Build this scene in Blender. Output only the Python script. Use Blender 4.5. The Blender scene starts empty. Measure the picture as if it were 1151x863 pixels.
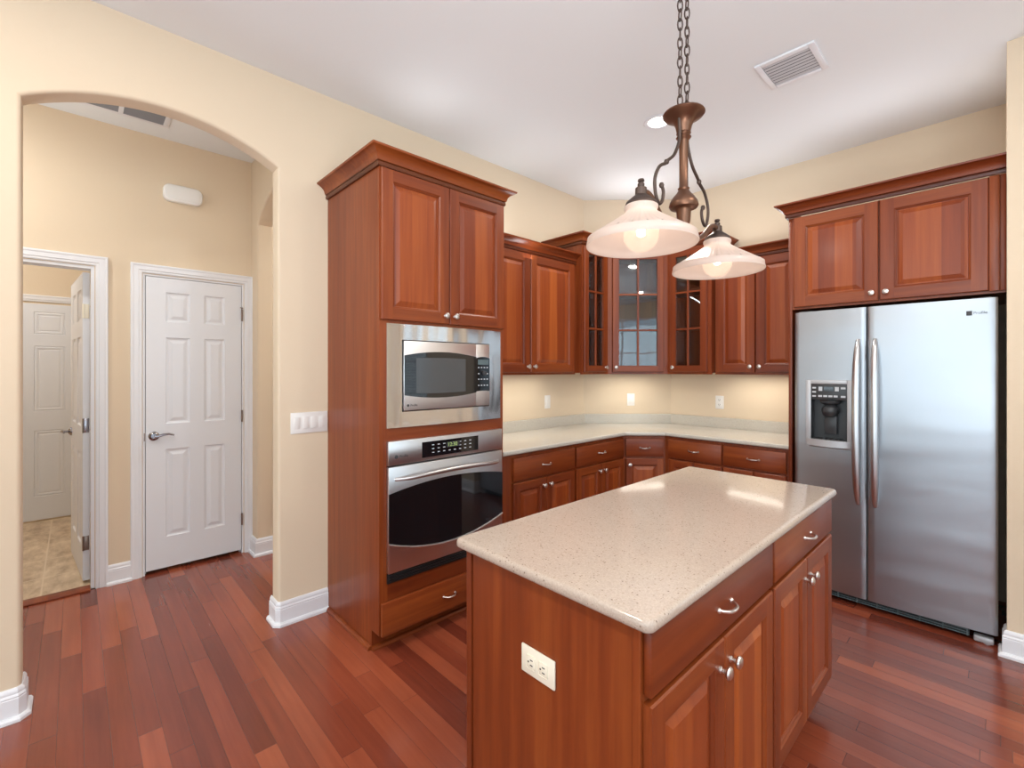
import bpy, bmesh, math, random
from mathutils import Vector, Matrix
random.seed(7)
sc = bpy.context.scene
COL = sc.collection
PI = math.pi

# ------------------------------------------------------------------ camera
cam_d = bpy.data.cameras.new('camera')
cam = bpy.data.objects.new('camera', cam_d); COL.objects.link(cam)
cam.location = (2.758, -4.141, 1.42)
cam.rotation_euler = (PI / 2, 0, math.radians(46.62))
cam_d.sensor_fit = 'HORIZONTAL'; cam_d.sensor_width = 36.0
cam_d.lens = 520.4 / 1151 * 36.0
cam_d.shift_y = -15.6 / 1151
cam_d.clip_start = 0.02
sc.camera = cam

# ------------------------------------------------------------------ light
sc.view_settings.view_transform = 'Standard'
sc.view_settings.look = 'None'
sc.view_settings.gamma = 1.0
sc.view_settings.use_curve_mapping = False
sc.view_settings.exposure = 0.08
sc.cycles.max_bounces = 10
sc.cycles.diffuse_bounces = 5
sc.cycles.glossy_bounces = 5
sc.cycles.transparent_max_bounces = 12
sc.cycles.sample_clamp_indirect = 6.0

world = bpy.data.worlds.new('sky'); sc.world = world
world.use_nodes = True
bg = world.node_tree.nodes['Background']
bg.inputs[0].default_value = (0.70, 0.85, 1.0, 1)
bg.inputs[1].default_value = 1.6

def area(name, loc, size, rot, power, color):
    d = bpy.data.lights.new(name, 'AREA'); d.shape = 'RECTANGLE'
    d.size, d.size_y = size; d.energy = power; d.color = color
    o = bpy.data.objects.new(name, d); COL.objects.link(o)
    o.location = loc; o.rotation_euler = rot
    return o
DAY = (0.86, 0.93, 1.0); WARM = (1.0, 0.80, 0.55)
# daylight standing in the window openings behind the camera
TILT = math.radians(22)      # sky plus sunlit ground: the light comes in slightly upwards
for x in (0.55, 3.05, 5.55):
    area('daylight', (x, -9.75, 1.35), (2.4, 2.7), (PI / 2 + TILT, 0, 0), 50, DAY)
for y in (-7.5, -5.0, -2.5):
    area('daylight', (7.75, y, 1.35), (2.4, 2.7), (PI / 2 + TILT, 0, PI / 2), 30, DAY)
area('daylight', (4.3, -0.45, 1.55), (1.1, 1.25), (-PI / 2, 0, 0), 12, DAY)
# fill lights added around the camera to brighten the ceiling and upper walls
area('added_ceiling_fill', (3.7, -4.4, 0.9), (1.6, 1.6), (PI, 0, 0), 82, (0.93, 0.97, 1.0))
area('added_ceiling_fill', (2.75, -4.05, 2.35), (0.9, 0.9), Vector((-0.48, 0.48, 0.73)).to_track_quat('-Z', 'Y').to_euler(), 12, (0.93, 0.97, 1.0))
# ceiling cans of the open room
def can_light(x, y, p, col=(1.0, 0.93, 0.84)):
    d = bpy.data.lights.new('can_lamp', 'AREA'); d.shape = 'DISK'; d.size = 0.12; d.energy = p; d.color = col
    o = bpy.data.objects.new('can_lamp', d); COL.objects.link(o); o.location = (x, y, 3.035)
can_light(1.208, -1.353, 14)
for x, y in ((1.2, -4.6), (3.4, -2.4), (3.6, -4.6), (1.6, -6.8), (4.6, -6.8), (5.6, -3.6)):
    can_light(x, y, 20)
can_light(-0.62, -4.85, 13, (1.0, 0.97, 0.94))
area('added_ceiling_fill', (-0.62, -4.95, 1.9), (0.5, 0.5), (PI, 0, 0), 9, (0.90, 0.95, 1.0))  # another added fill, aimed up at the hall ceiling
can_light(-0.7, -1.8, 26, (0.95, 0.97, 1.0))
can_light(-2.4, -4.9, 22, (1.0, 0.98, 0.95))
# strip lamps under the wall cabinets
UC = (1.0, 0.93, 0.80)
area('under_cabinet_lamp', (0.20, -1.68, 1.375), (0.06, 0.95), (0, 0, 0), 2.2, UC)
area('under_cabinet_lamp', (1.46, -0.20, 1.375), (0.56, 0.06), (0, 0, 0), 1.8, UC)
area('under_cabinet_lamp', (0.46, -0.46, 1.375), (0.40, 0.06), (0, 0, PI / 4), 1.6, UC)

# uplights added on top of the cabinets to brighten the back of the ceiling
def up_lamp(x, y, z, sx, sy, aim, p):
    area('added_uplight', (x, y, z), (sx, sy), Vector(aim).to_track_quat('-Z', 'Y').to_euler(), p, (0.97, 0.98, 1.0))
up_lamp(0.20, -1.70, 2.355, 0.10, 0.8, (0.5, 0, 0.7), 2.8)
up_lamp(0.47, -0.47, 2.515, 0.4, 0.10, (0.45, -0.45, 0.6), 3.6)
up_lamp(1.46, -0.20, 2.355, 0.5, 0.10, (0, -0.5, 0.7), 1.8)
up_lamp(2.30, -0.45, 2.500, 0.8, 0.10, (0, -0.6, 0.5), 2.2)
up_lamp(0.42, -2.60, 2.500, 0.10, 0.6, (0.6, 0, 0.5), 1.4)

# ------------------------------------------------------------------ node helpers
def lin(r, g, b):
    f = lambda c: (c / 255 / 12.92) if c / 255 <= 0.04045 else ((c / 255 + 0.055) / 1.055) ** 2.4
    return (f(r), f(g), f(b), 1)

class NT:
    def __init__(s, name):
        s.m = bpy.data.materials.new(name); s.m.use_nodes = True
        s.t = s.m.node_tree; s.N = s.t.nodes; s.p = s.N['Principled BSDF']; s.out = s.N['Material Output']
    def n(s, typ, **kw):
        o = s.N.new(typ)
        for k, v in kw.items(): setattr(o, k, v)
        return o
    def l(s, a, b): s.t.links.new(a, b)
    def val(s, sock, v):
        if hasattr(v, 'is_linked') or hasattr(v, 'links'): s.l(v, sock)
        else: sock.default_value = v
    def math(s, op, a, b=0.0, c=None):
        o = s.n('ShaderNodeMath', operation=op); s.val(o.inputs[0], a); s.val(o.inputs[1], b)
        if c is not None: s.val(o.inputs[2], c)
        return o.outputs[0]
    def mix(s, fac, a, b, blend='MIX'):
        o = s.n('ShaderNodeMix', data_type='RGBA', blend_type=blend)
        s.val(o.inputs[0], fac); s.val(o.inputs[6], a); s.val(o.inputs[7], b)
        return o.outputs[2]
    def noise(s, vec, scale, detail=3, rough=0.5, dim='3D', w=None):
        o = s.n('ShaderNodeTexNoise', noise_dimensions=dim)
        s.l(vec, o.inputs['Vector']); o.inputs['Scale'].default_value = scale
        o.inputs['Detail'].default_value = detail; o.inputs['Roughness'].default_value = rough
        if w is not None: s.val(o.inputs['W'], w)
        return o.outputs['Fac']
    def ramp(s, fac, stops):
        o = s.n('ShaderNodeValToRGB'); s.l(fac, o.inputs[0])
        e = o.color_ramp.elements
        while len(e) < len(stops): e.new(0.5)
        for i, (p, c) in enumerate(stops): e[i].position = p; e[i].color = c
        return o.outputs[0]
    def obj(s):
        return s.n('ShaderNodeTexCoord').outputs['Object']
    def mapping(s, vec, scale=(1, 1, 1), loc=(0, 0, 0)):
        o = s.n('ShaderNodeMapping'); s.l(vec, o.inputs[0]); o.inputs['Scale'].default_value = scale; o.inputs['Location'].default_value = loc
        return o.outputs[0]
    def bump(s, h, strength, dist=0.01):
        o = s.n('ShaderNodeBump'); s.l(h, o.inputs['Height']); o.inputs['Strength'].default_value = strength; o.inputs['Distance'].default_value = dist
        s.l(o.outputs[0], s.p.inputs['Normal'])
    def pset(s, **kw):
        for k, v in kw.items(): s.val(s.p.inputs[k.replace('_', ' ')], v)

def plain(name, col, rough=0.5, metal=0.0, spec=0.5, coat=0.0):
    t = NT(name)
    t.pset(Base_Color=col, Roughness=rough, Metallic=metal)
    t.p.inputs['Specular IOR Level'].default_value = spec
    t.p.inputs['Coat Weight'].default_value = coat
    # a trace of surface mottling keeps the finish from looking like plastic
    nz = t.noise(t.obj(), 60, 2)
    t.bump(nz, 0.03, 0.002)
    return t.m

def wood(name, axis='z', boards=False, tone=1.0):
    t = NT(name)
    o = t.obj()
    rnd = t.n('ShaderNodeObjectInfo').outputs['Random']
    w = t.math('MULTIPLY', rnd, 17.0)
    s = {'z': (34, 34, 1.6), 'x': (1.6, 34, 34), 'y': (34, 1.6, 34)}[axis]
    fine = t.noise(t.mapping(o, s), 1.0, 5, 0.6, '4D', w)
    s2 = tuple(v * 0.16 for v in s)
    broad = t.noise(t.mapping(o, s2), 1.0, 3, 0.5, '4D', w)
    f = t.math('ADD', t.math('MULTIPLY', fine, 0.45), t.math('MULTIPLY', broad, 0.55))
    if boards:
        sep = t.n('ShaderNodeSeparateXYZ'); t.l(o, sep.inputs[0])
        c = {'z': sep.outputs[0], 'x': sep.outputs[2], 'y': sep.outputs[0]}[axis]
        b = t.math('FLOOR', t.math('ADD', t.math('MULTIPLY', c, 11.0), w))
        wn = t.n('ShaderNodeTexWhiteNoise', noise_dimensions='1D'); t.l(b, wn.inputs['W'])
        f = t.math('ADD', t.math('MULTIPLY', f, 0.8), t.math('MULTIPLY', wn.outputs[0], 0.2))
    k = tone
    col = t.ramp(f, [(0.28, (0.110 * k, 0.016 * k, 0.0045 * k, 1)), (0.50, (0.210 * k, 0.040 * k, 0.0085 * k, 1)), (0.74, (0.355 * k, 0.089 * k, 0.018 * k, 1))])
    t.pset(Base_Color=col, Roughness=0.36)
    t.p.inputs['Specular IOR Level'].default_value = 0.4
    t.p.inputs['Coat Weight'].default_value = 0.10; t.p.inputs['Coat Roughness'].default_value = 0.15
    t.bump(fine, 0.04, 0.002)
    return t.m

M = {}
M['wood_v'] = wood('cherry_vertical', 'z')
M['wood_h'] = wood('cherry_horizontal', 'x', tone=0.95)
M['wood_p'] = wood('cherry_panel', 'z', boards=True, tone=1.22)
M['wood_y'] = wood('cherry_depth', 'y')
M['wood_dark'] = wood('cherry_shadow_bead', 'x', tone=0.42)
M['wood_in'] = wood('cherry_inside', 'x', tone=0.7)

def wall_paint(name, col):
    t = NT(name)
    nz = t.noise(t.obj(), 55, 4, 0.6)
    t.pset(Base_Color=col, Roughness=0.75)
    t.p.inputs['Specular IOR Level'].default_value = 0.25
    t.bump(nz, 0.10, 0.004)
    return t.m
M['wall'] = wall_paint('wall_paint_cream', (0.72, 0.60, 0.447, 1))
M['ceiling'] = wall_paint('ceiling_paint', (0.80, 0.835, 0.85, 1))
M['white'] = plain('white_trim_paint', (0.77, 0.785, 0.82, 1), 0.35)
M['door_white'] = plain('white_door_paint', (0.73, 0.75, 0.79, 1), 0.4)
M['plate'] = plain('white_plastic', (0.83, 0.82, 0.79, 1), 0.35)
M['ivory'] = plain('ivory_plastic', (0.85, 0.80, 0.66, 1), 0.35)
M['slot'] = plain('dark_slot', (0.02, 0.02, 0.02, 1), 0.6)
M['nickel'] = plain('satin_nickel', (0.72, 0.68, 0.64, 1), 0.28, 1.0)
M['brown_metal'] = plain('aged_hinge_metal', (0.30, 0.24, 0.21, 1), 0.4, 1.0)
M['black'] = plain('black_enamel', (0.012, 0.012, 0.013, 1), 0.3)
M['dark_side'] = plain('dark_grey_cabinet_side', (0.045, 0.05, 0.06, 1), 0.45)
M['grille'] = plain('grey_green_grille', (0.10, 0.14, 0.15, 1), 0.5)
M['grey_plastic'] = plain('silver_grey_plastic', (0.50, 0.51, 0.53, 1), 0.35, 0.3)
M['charcoal'] = plain('charcoal_plastic', (0.035, 0.037, 0.04, 1), 0.35)
M['button'] = plain('pale_button', (0.55, 0.57, 0.6, 1), 0.45)
M['bronze'] = plain('antique_bronze', (0.17, 0.085, 0.052, 1), 0.36, 0.85)
M['bronze_dark'] = plain('dark_bronze', (0.085, 0.06, 0.05, 1), 0.45, 0.8)
M['vent_hall'] = plain('dim_grey_louvre', (0.24, 0.25, 0.27, 1), 0.6)
M['vent_dark'] = plain('vent_shadow', (0.10, 0.10, 0.105, 1), 0.8)
M['vent_grey'] = plain('vent_louvre_grey', (0.55, 0.55, 0.56, 1), 0.6)

def steel(name, axis, wav=0.0, col=(0.60, 0.61, 0.63, 1), rough=0.24, streak=0.10):
    t = NT(name)
    o = t.obj()
    s = {'x': (1.5, 60, 400), 'z': (400, 60, 1.5)}[axis]
    br = t.noise(t.mapping(o, s), 1.0, 2)
    r = t.math('ADD', t.math('MULTIPLY', br, streak), rough - streak / 2)
    t.pset(Base_Color=col, Metallic=1.0, Roughness=r)
    t.p.inputs['Anisotropic'].default_value = 0.4
    if wav:
        wv = t.noise(t.mapping(o, {'x': (0.9, 1, 3.2), 'z': (3.2, 1, 0.9)}[axis]), 1.6, 1)
        t.bump(wv, wav, 0.02)
    return t.m
M['steel_h'] = steel('brushed_steel_horizontal', 'x', 0.0, (0.70, 0.70, 0.71, 1), 0.32)
M['steel_satin'] = steel('satin_steel_door', 'x', 0.3, (0.80, 0.79, 0.79, 1), 0.34)
M['steel_fridge'] = steel('brushed_steel_fridge_door', 'x', 0.30, (0.43, 0.455, 0.485, 1), 0.36, 0.04)
M['steel_bright'] = steel('polished_steel_bar', 'x', 0, (0.62, 0.62, 0.63, 1), 0.30)
M['steel_bowed'] = steel('brushed_steel_trim', 'z', 0.9, (0.68, 0.66, 0.65, 1), 0.13)

t = NT('black_glass')
t.pset(Base_Color=(0.006, 0.007, 0.009, 1), Roughness=0.04); t.p.inputs['Specular IOR Level'].default_value = 0.7
M['black_glass'] = t.m
t = NT('grey_screen_mesh')
ck = t.n('ShaderNodeTexChecker'); t.l(t.obj(), ck.inputs[0]); ck.inputs['Scale'].default_value = 600
ck.inputs[1].default_value = (0.085, 0.09, 0.095, 1); ck.inputs[2].default_value = (0.05, 0.055, 0.06, 1)
t.l(ck.outputs[0], t.p.inputs['Base Color']); t.pset(Roughness=0.12)
M['screen_mesh'] = t.m
def emit(name, col, st):
    t = NT(name)
    t.pset(Base_Color=(0.02, 0.02, 0.02, 1)); t.p.inputs['Emission Color'].default_value = col; t.p.inputs['Emission Strength'].default_value = st
    return t.m
M['lcd'] = emit('lit_amber_green_display', (0.55, 0.75, 0.25, 1), 0.7)
M['can_lens'] = emit('lit_can_lens', (1, 0.95, 0.88, 1), 6.0)
M['glow'] = emit('glowing_filament', (1, 0.92, 0.80, 1), 14.0)
M['label_ink'] = plain('pale_ink', (0.6, 0.62, 0.65, 1), 0.5)
M['dark_ink'] = plain('dark_ink', (0.05, 0.05, 0.055, 1), 0.5)

def glass_pane(name, refl, tint=(0.93, 0.97, 0.97, 1)):
    t = NT(name); t.N.remove(t.p)
    tr = t.n('ShaderNodeBsdfTransparent'); tr.inputs[0].default_value = tint
    gl = t.n('ShaderNodeBsdfGlossy'); gl.inputs['Roughness'].default_value = 0.02
    lw = t.n('ShaderNodeLayerWeight'); lw.inputs[0].default_value = 0.25
    nz = t.noise(t.obj(), 6, 2)
    bp = t.n('ShaderNodeBump'); t.l(nz, bp.inputs['Height']); bp.inputs['Strength'].default_value = 0.04; bp.inputs['Distance'].default_value = 0.01
    t.l(bp.outputs[0], gl.inputs['Normal'])
    f = t.math('ADD', t.math('MULTIPLY', lw.outputs['Fresnel'], 0.8), refl)
    mx = t.n('ShaderNodeMixShader'); t.l(f, mx.inputs[0]); t.l(tr.outputs[0], mx.inputs[1]); t.l(gl.outputs[0], mx.inputs[2])
    t.l(mx.outputs[0], t.out.inputs[0])
    return t.m
M['glass'] = glass_pane('cabinet_glass', 0.07, (0.85, 0.92, 0.95, 1))
M['window_glass'] = glass_pane('window_glass', 0.02)

def shade_glass(name, tl, op):
    t = NT(name); t.N.remove(t.p)
    tr = t.n('ShaderNodeBsdfTranslucent'); tr.inputs[0].default_value = (0.82, 0.72, 0.66, 1)
    df = t.n('ShaderNodeBsdfPrincipled'); df.inputs['Base Color'].default_value = (0.72, 0.64, 0.59, 1); df.inputs['Roughness'].default_value = 0.25
    tp = t.n('ShaderNodeBsdfTransparent'); tp.inputs[0].default_value = (1, 0.95, 0.9, 1)
    nz = t.noise(t.mapping(t.obj(), (14, 14, 30)), 1.0, 3)
    m1 = t.n('ShaderNodeMixShader'); t.l(t.math('ADD', t.math('MULTIPLY', nz, 0.1), tl - 0.05), m1.inputs[0]); t.l(df.outputs[0], m1.inputs[1]); t.l(tr.outputs[0], m1.inputs[2])
    m2 = t.n('ShaderNodeMixShader'); m2.inputs[0].default_value = op; t.l(tp.outputs[0], m2.inputs[1]); t.l(m1.outputs[0], m2.inputs[2])
    t.l(m2.outputs[0], t.out.inputs[0])
    return t.m
M['shade'] = shade_glass('alabaster_glass_shade', 0.50, 0.97)
M['bulb'] = shade_glass('frosted_bulb_glass', 0.5, 0.10)

# hardwood floor: boards run along x
t = NT('cherry_plank_floor')
o = t.obj(); sep = t.n('ShaderNodeSeparateXYZ'); t.l(o, sep.inputs[0])
PW, PL = 0.0762, 1.0
yy = t.math('DIVIDE', sep.outputs[1], PW); row = t.math('FLOOR', yy)
wn = t.n('ShaderNodeTexWhiteNoise', noise_dimensions='1D'); t.l(row, wn.inputs['W'])
xx = t.math('ADD', t.math('DIVIDE', sep.outputs[0], PL), t.math('MULTIPLY', wn.outputs[0], 7.3)); cell = t.math('FLOOR', xx)
cb = t.n('ShaderNodeCombineXYZ'); t.l(row, cb.inputs[0]); t.l(cell, cb.inputs[1])
wn2 = t.n('ShaderNodeTexWhiteNoise', noise_dimensions='2D'); t.l(cb.outputs[0], wn2.inputs['Vector'])
g = t.noise(t.mapping(o, (2.2, 46, 1)), 1.0, 5, 0.6, '4D', t.math('MULTIPLY', wn2.outputs[0], 31))
g2 = t.noise(t.mapping(o, (0.8, 8, 1)), 1.0, 3, 0.5, '4D', t.math('MULTIPLY', wn2.outputs[0], 13))
f = t.math('ADD', t.math('MULTIPLY', wn2.outputs[0], 0.44), t.math('ADD', t.math('MULTIPLY', g, 0.28), t.math('MULTIPLY', g2, 0.34)))
colr = t.ramp(f, [(0.22, (0.105, 0.020, 0.011, 1)), (0.5, (0.215, 0.044, 0.021, 1)), (0.80, (0.34, 0.085, 0.038, 1))])
fy = t.math('FRACT', yy); fx = t.math('FRACT', xx)
ey = t.math('MINIMUM', fy, t.math('SUBTRACT', 1.0, fy)); ex = t.math('MINIMUM', fx, t.math('SUBTRACT', 1.0, fx))
gr = t.math('MINIMUM', t.math('DIVIDE', ey, 0.013), t.math('DIVIDE', ex, 0.0014)); gr = t.math('MINIMUM', gr, 1.0)
colr = t.mix(gr, (0.045, 0.010, 0.006, 1), colr)
t.pset(Base_Color=colr, Roughness=t.math('ADD', t.math('MULTIPLY', g, 0.10), 0.20))
t.p.inputs['Coat Weight'].default_value = 0.3; t.p.inputs['Coat Roughness'].default_value = 0.12
t.bump(gr, 0.25, 0.002)
M['floor'] = t.m

t = NT('beige_stone_tile')
o = t.obj(); sep = t.n('ShaderNodeSeparateXYZ'); t.l(o, sep.inputs[0])
TS = 0.42
def edge(sock, off):
    f = t.math('FRACT', t.math('DIVIDE', t.math('ADD', sock, off), TS))
    return t.math('MINIMUM', f, t.math('SUBTRACT', 1.0, f))
e = t.math('MINIMUM', edge(sep.outputs[0], 0.05), edge(sep.outputs[1], 4.295 + TS * 10))
gr = t.math('MINIMUM', t.math('DIVIDE', e, 0.018), 1.0)
nz = t.noise(t.mapping(o, (5, 12, 1)), 1.0, 6, 0.65)
c = t.ramp(nz, [(0.3, (0.34, 0.235, 0.145, 1)), (0.5, (0.54, 0.41, 0.275, 1)), (0.70, (0.70, 0.57, 0.41, 1))])
t.pset(Base_Color=t.mix(gr, (0.68, 0.55, 0.40, 1), c), Roughness=0.4)
t.bump(gr, 0.3, 0.003)
M['tile'] = t.m

def quartz(name, base, dark, amount):
    t = NT(name)
    o = t.obj()
    v = t.n('ShaderNodeTexVoronoi'); t.l(o, v.inputs['Vector']); v.inputs['Scale'].default_value = 150
    sp = t.n('ShaderNodeSeparateColor'); t.l(v.outputs['Color'], sp.inputs[0])
    dot = t.math('MULTIPLY', t.math('LESS_THAN', v.outputs['Distance'], 0.34), t.math('LESS_THAN', sp.outputs[0], amount))
    v2 = t.n('ShaderNodeTexVoronoi'); t.l(o, v2.inputs['Vector']); v2.inputs['Scale'].default_value = 320
    sp2 = t.n('ShaderNodeSeparateColor'); t.l(v2.outputs['Color'], sp2.inputs[0])
    base2 = t.mix(sp2.outputs[1], base, tuple(min(1, x * 0.84) for x in base[:3]) + (1,))
    base3 = base2
    dk = t.mix(sp.outputs[1], dark, (0.42, 0.33, 0.25, 1))
    t.pset(Base_Color=t.mix(t.math('MULTIPLY', dot, 0.75), base3, dk), Roughness=0.13)
    return t.m
M['quartz'] = quartz('speckled_quartz', (0.52, 0.428, 0.356, 1), (0.13, 0.08, 0.06, 1), 0.17)
M['quartz_back'] = quartz('speckled_quartz_grey', (0.62, 0.59, 0.52, 1), (0.25, 0.2, 0.16, 1), 0.06)

# ------------------------------------------------------------------ mesh builder
class MB:
    def __init__(s): s.bm = bmesh.new()
    def quad(s, pts, m=0):
        vs = [s.bm.verts.new(p) for p in pts]
        f = s.bm.faces.new(vs); f.material_index = m; return f
    def box(s, a, b, m=0, bev=0.0, seg=2):
        x0, y0, z0 = [min(a[i], b[i]) for i in range(3)]; x1, y1, z1 = [max(a[i], b[i]) for i in range(3)]
        t = bmesh.new()
        r = bmesh.ops.create_cube(t, size=1.0)
        for v in r['verts']:
            v.co = Vector(((x0 + x1) / 2 + v.co.x * (x1 - x0), (y0 + y1) / 2 + v.co.y * (y1 - y0), (z0 + z1) / 2 + v.co.z * (z1 - z0)))
        if bev > 0:
            bmesh.ops.bevel(t, geom=t.edges[:], offset=bev, segments=seg, affect='EDGES', profile=0.5)
        s.merge(t, m); t.free()
    def merge(s, t, m=None, mat=None):
        mp = {}
        for v in t.verts: mp[v] = s.bm.verts.new(mat @ v.co if mat else v.co)
        for f in t.faces:
            try:
                g = s.bm.faces.new([mp[v] for v in f.verts]); g.material_index = f.material_index if m is None else m
            except ValueError: pass
    def prism(s, pts, z0, z1, m=0, bev=0.0, edges=None):
        """vertical prism over a 2-D outline; edges = indices of outline edges whose top/bottom arrises are rounded"""
        t = bmesh.new()
        lo = [t.verts.new((p[0], p[1], z0)) for p in pts]; hi = [t.verts.new((p[0], p[1], z1)) for p in pts]
        n = len(pts)
        t.faces.new(lo[::-1]); t.faces.new(hi)
        for i in range(n): t.faces.new((lo[i], lo[(i + 1) % n], hi[(i + 1) % n], hi[i]))
        bmesh.ops.recalc_face_normals(t, faces=t.faces[:])
        if bev > 0:
            t.edges.ensure_lookup_table()
            es = []
            for i in (edges if edges is not None else range(n)):
                for ring in (lo, hi):
                    e = t.edges.get((ring[i], ring[(i + 1) % n]))
                    if e: es.append(e)
            bmesh.ops.bevel(t, geom=es, offset=bev, segments=4, affect='EDGES', profile=0.5)
        s.merge(t, m); t.free()
    def tube(s, pts, r, seg=10, m=0, closed=False, caps=True):
        pts = [Vector(p) for p in pts]; n = len(pts)
        rs = r if isinstance(r, (list, tuple)) else [r] * n
        rings = []; up = None
        for i in range(n):
            if closed: d = pts[(i + 1) % n] - pts[i - 1]
            else: d = pts[min(i + 1, n - 1)] - pts[max(i - 1, 0)]
            d.normalize()
            if up is None:
                up = Vector((0, 0, 1)) if abs(d.z) < 0.9 else Vector((1, 0, 0))
            a = up - d * up.dot(d)
            if a.length < 1e-6: a = d.orthogonal()
            a.normalize(); up = a; b = d.cross(a)
            rings.append([s.bm.verts.new(pts[i] + (a * math.cos(2 * PI * k / seg) + b * math.sin(2 * PI * k / seg)) * rs[i]) for k in range(seg)])
        for i in range(n if closed else n - 1):
            A, B = rings[i], rings[(i + 1) % n]
            for k in range(seg):
                f = s.bm.faces.new((A[k], A[(k + 1) % seg], B[(k + 1) % seg], B[k])); f.material_index = m
        if caps and not closed:
            s.bm.faces.new(rings[0][::-1]).material_index = m; s.bm.faces.new(rings[-1]).material_index = m
    def lathe(s, prof, c=(0, 0, 0), axis='z', seg=24, m=0, rib=0.0, nrib=0):
        """prof = [(radius, along)]"""
        rings = []
        for (r, h) in prof:
            ring = []
            for k in range(seg):
                a = 2 * PI * k / seg; rr = r * (1 + (rib * math.cos(nrib * a) if nrib else 0))
                p = {'z': (rr * math.cos(a), rr * math.sin(a), h), 'y': (rr * math.cos(a), h, rr * math.sin(a)), 'x': (h, rr * math.cos(a), rr * math.sin(a))}[axis]
                ring.append(s.bm.verts.new(Vector(c) + Vector(p)))
            rings.append(ring)
        for A, B in zip(rings, rings[1:]):
            for k in range(seg):
                f = s.bm.faces.new((A[k], A[(k + 1) % seg], B[(k + 1) % seg], B[k])); f.material_index = m
        for ring, (r, h) in ((rings[0], prof[0]), (rings[-1], prof[-1])):
            if r > 1e-5 and not getattr(s, 'open', False):
                s.bm.faces.new(ring).material_index = m
    def sweep(s, path, prof, m=0, closed_prof=True, mats=None):
        """mitred run: prof = [(offset to the right of travel, z)]"""
        P = [Vector((p[0], p[1])) for p in path]; n = len(P)
        D = [(P[i + 1] - P[i]).normalized() for i in range(n - 1)]
        Nn = [Vector((d.y, -d.x)) for d in D]
        rows = []
        for i in range(n):
            if i == 0: k = Nn[0]
            elif i == n - 1: k = Nn[-1]
            else:
                k = Nn[i - 1] + Nn[i]; k = k / k.length_squared * 2 if k.length > 1e-6 else Nn[i]
            rows.append([s.bm.verts.new((P[i].x + k.x * o, P[i].y + k.y * o, z)) for o, z in prof])
        q = len(prof)
        for A, B in zip(rows, rows[1:]):
            for j in range(q if closed_prof else q - 1):
                f = s.bm.faces.new((A[j], A[(j + 1) % q], B[(j + 1) % q], B[j])); f.material_index = mats[j] if mats else m
        if closed_prof:
            s.bm.faces.new(rows[0]).material_index = m; s.bm.faces.new(rows[-1][::-1]).material_index = m
    def build(s, name, mats, parent=None, loc=(0, 0, 0), rot=(0, 0, 0), smooth=35, weld=True):
        if weld: bmesh.ops.remove_doubles(s.bm, verts=s.bm.verts[:], dist=1e-6)
        bmesh.ops.recalc_face_normals(s.bm, faces=s.bm.faces[:])
        me = bpy.data.meshes.new(name); s.bm.to_mesh(me); s.bm.free()
        for k in (mats if isinstance(mats, (list, tuple)) else [mats]): me.materials.append(M[k])
        if smooth:
            me.shade_smooth(); me.set_sharp_from_angle(angle=math.radians(smooth))
        o = bpy.data.objects.new(name, me); COL.objects.link(o)
        o.location = loc; o.rotation_euler = rot
        if parent: o.parent = parent
        return o

def tag(o, label, cat, group=None, kind=None):
    o['label'] = label; o['category'] = cat
    if group: o['group'] = group
    if kind: o['kind'] = kind
    return o
def thing(name, label, cat, loc=(0, 0, 0), rz=0.0, group=None, kind=None):
    o = bpy.data.objects.new(name, None); COL.objects.link(o)
    o.empty_display_size = 0.1
    o.location = loc; o.rotation_euler = (0, 0, rz)
    return tag(o, label, cat, group, kind)
def text(name, s, size, mat, parent, loc, rot=(PI / 2, 0, 0), depth=0.0006):
    cu = bpy.data.curves.new(name, 'FONT'); cu.body = s; cu.size = size; cu.extrude = depth
    ob = bpy.data.objects.new(name, cu); COL.objects.link(ob)
    dg = bpy.context.evaluated_depsgraph_get()
    me = bpy.data.meshes.new_from_object(ob.evaluated_get(dg))
    COL.objects.unlink(ob); bpy.data.objects.remove(ob)
    me.materials.clear(); me.materials.append(M[mat])
    o = bpy.data.objects.new(name, me); COL.objects.link(o); o.parent = parent; o.location = loc; o.rotation_euler = rot
    return o

R90 = PI / 2; R45 = PI / 4
CEIL = 3.05

# ------------------------------------------------------------------ setting
def struct(b, name, mat, label, cat, **k):
    o = b.build(name, mat, **k); return tag(o, label, cat, kind='structure')

b = MB(); b.quad([(-1.43, -9, 0), (7, -9, 0), (7, 0.2, 0), (-1.43, 0.2, 0)])
b.quad([(-1.43, -9, -0.06), (-1.43, 0.2, -0.06), (7, 0.2, -0.06), (7, -9, -0.06)])
struct(b, 'floor', 'floor', 'glossy reddish cherry plank floor of the kitchen and hall', 'floor', smooth=0)
b = MB(); b.box((-3.6, -5.8, -0.06), (-1.48, -3.55, 0.004)); b.box((-1.48, -5.8, -0.06), (-1.30, -3.85, 0.004))
struct(b, 'floor_laundry', 'tile', 'beige stone tile floor seen through the open doorway', 'floor', smooth=0)
b = MB(); b.box((-3.7, -9.2, CEIL), (7.2, 0.2, CEIL + 0.06))
struct(b, 'ceiling', 'ceiling', 'flat pale grey-white ceiling over kitchen and hall', 'ceiling', smooth=0)

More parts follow.
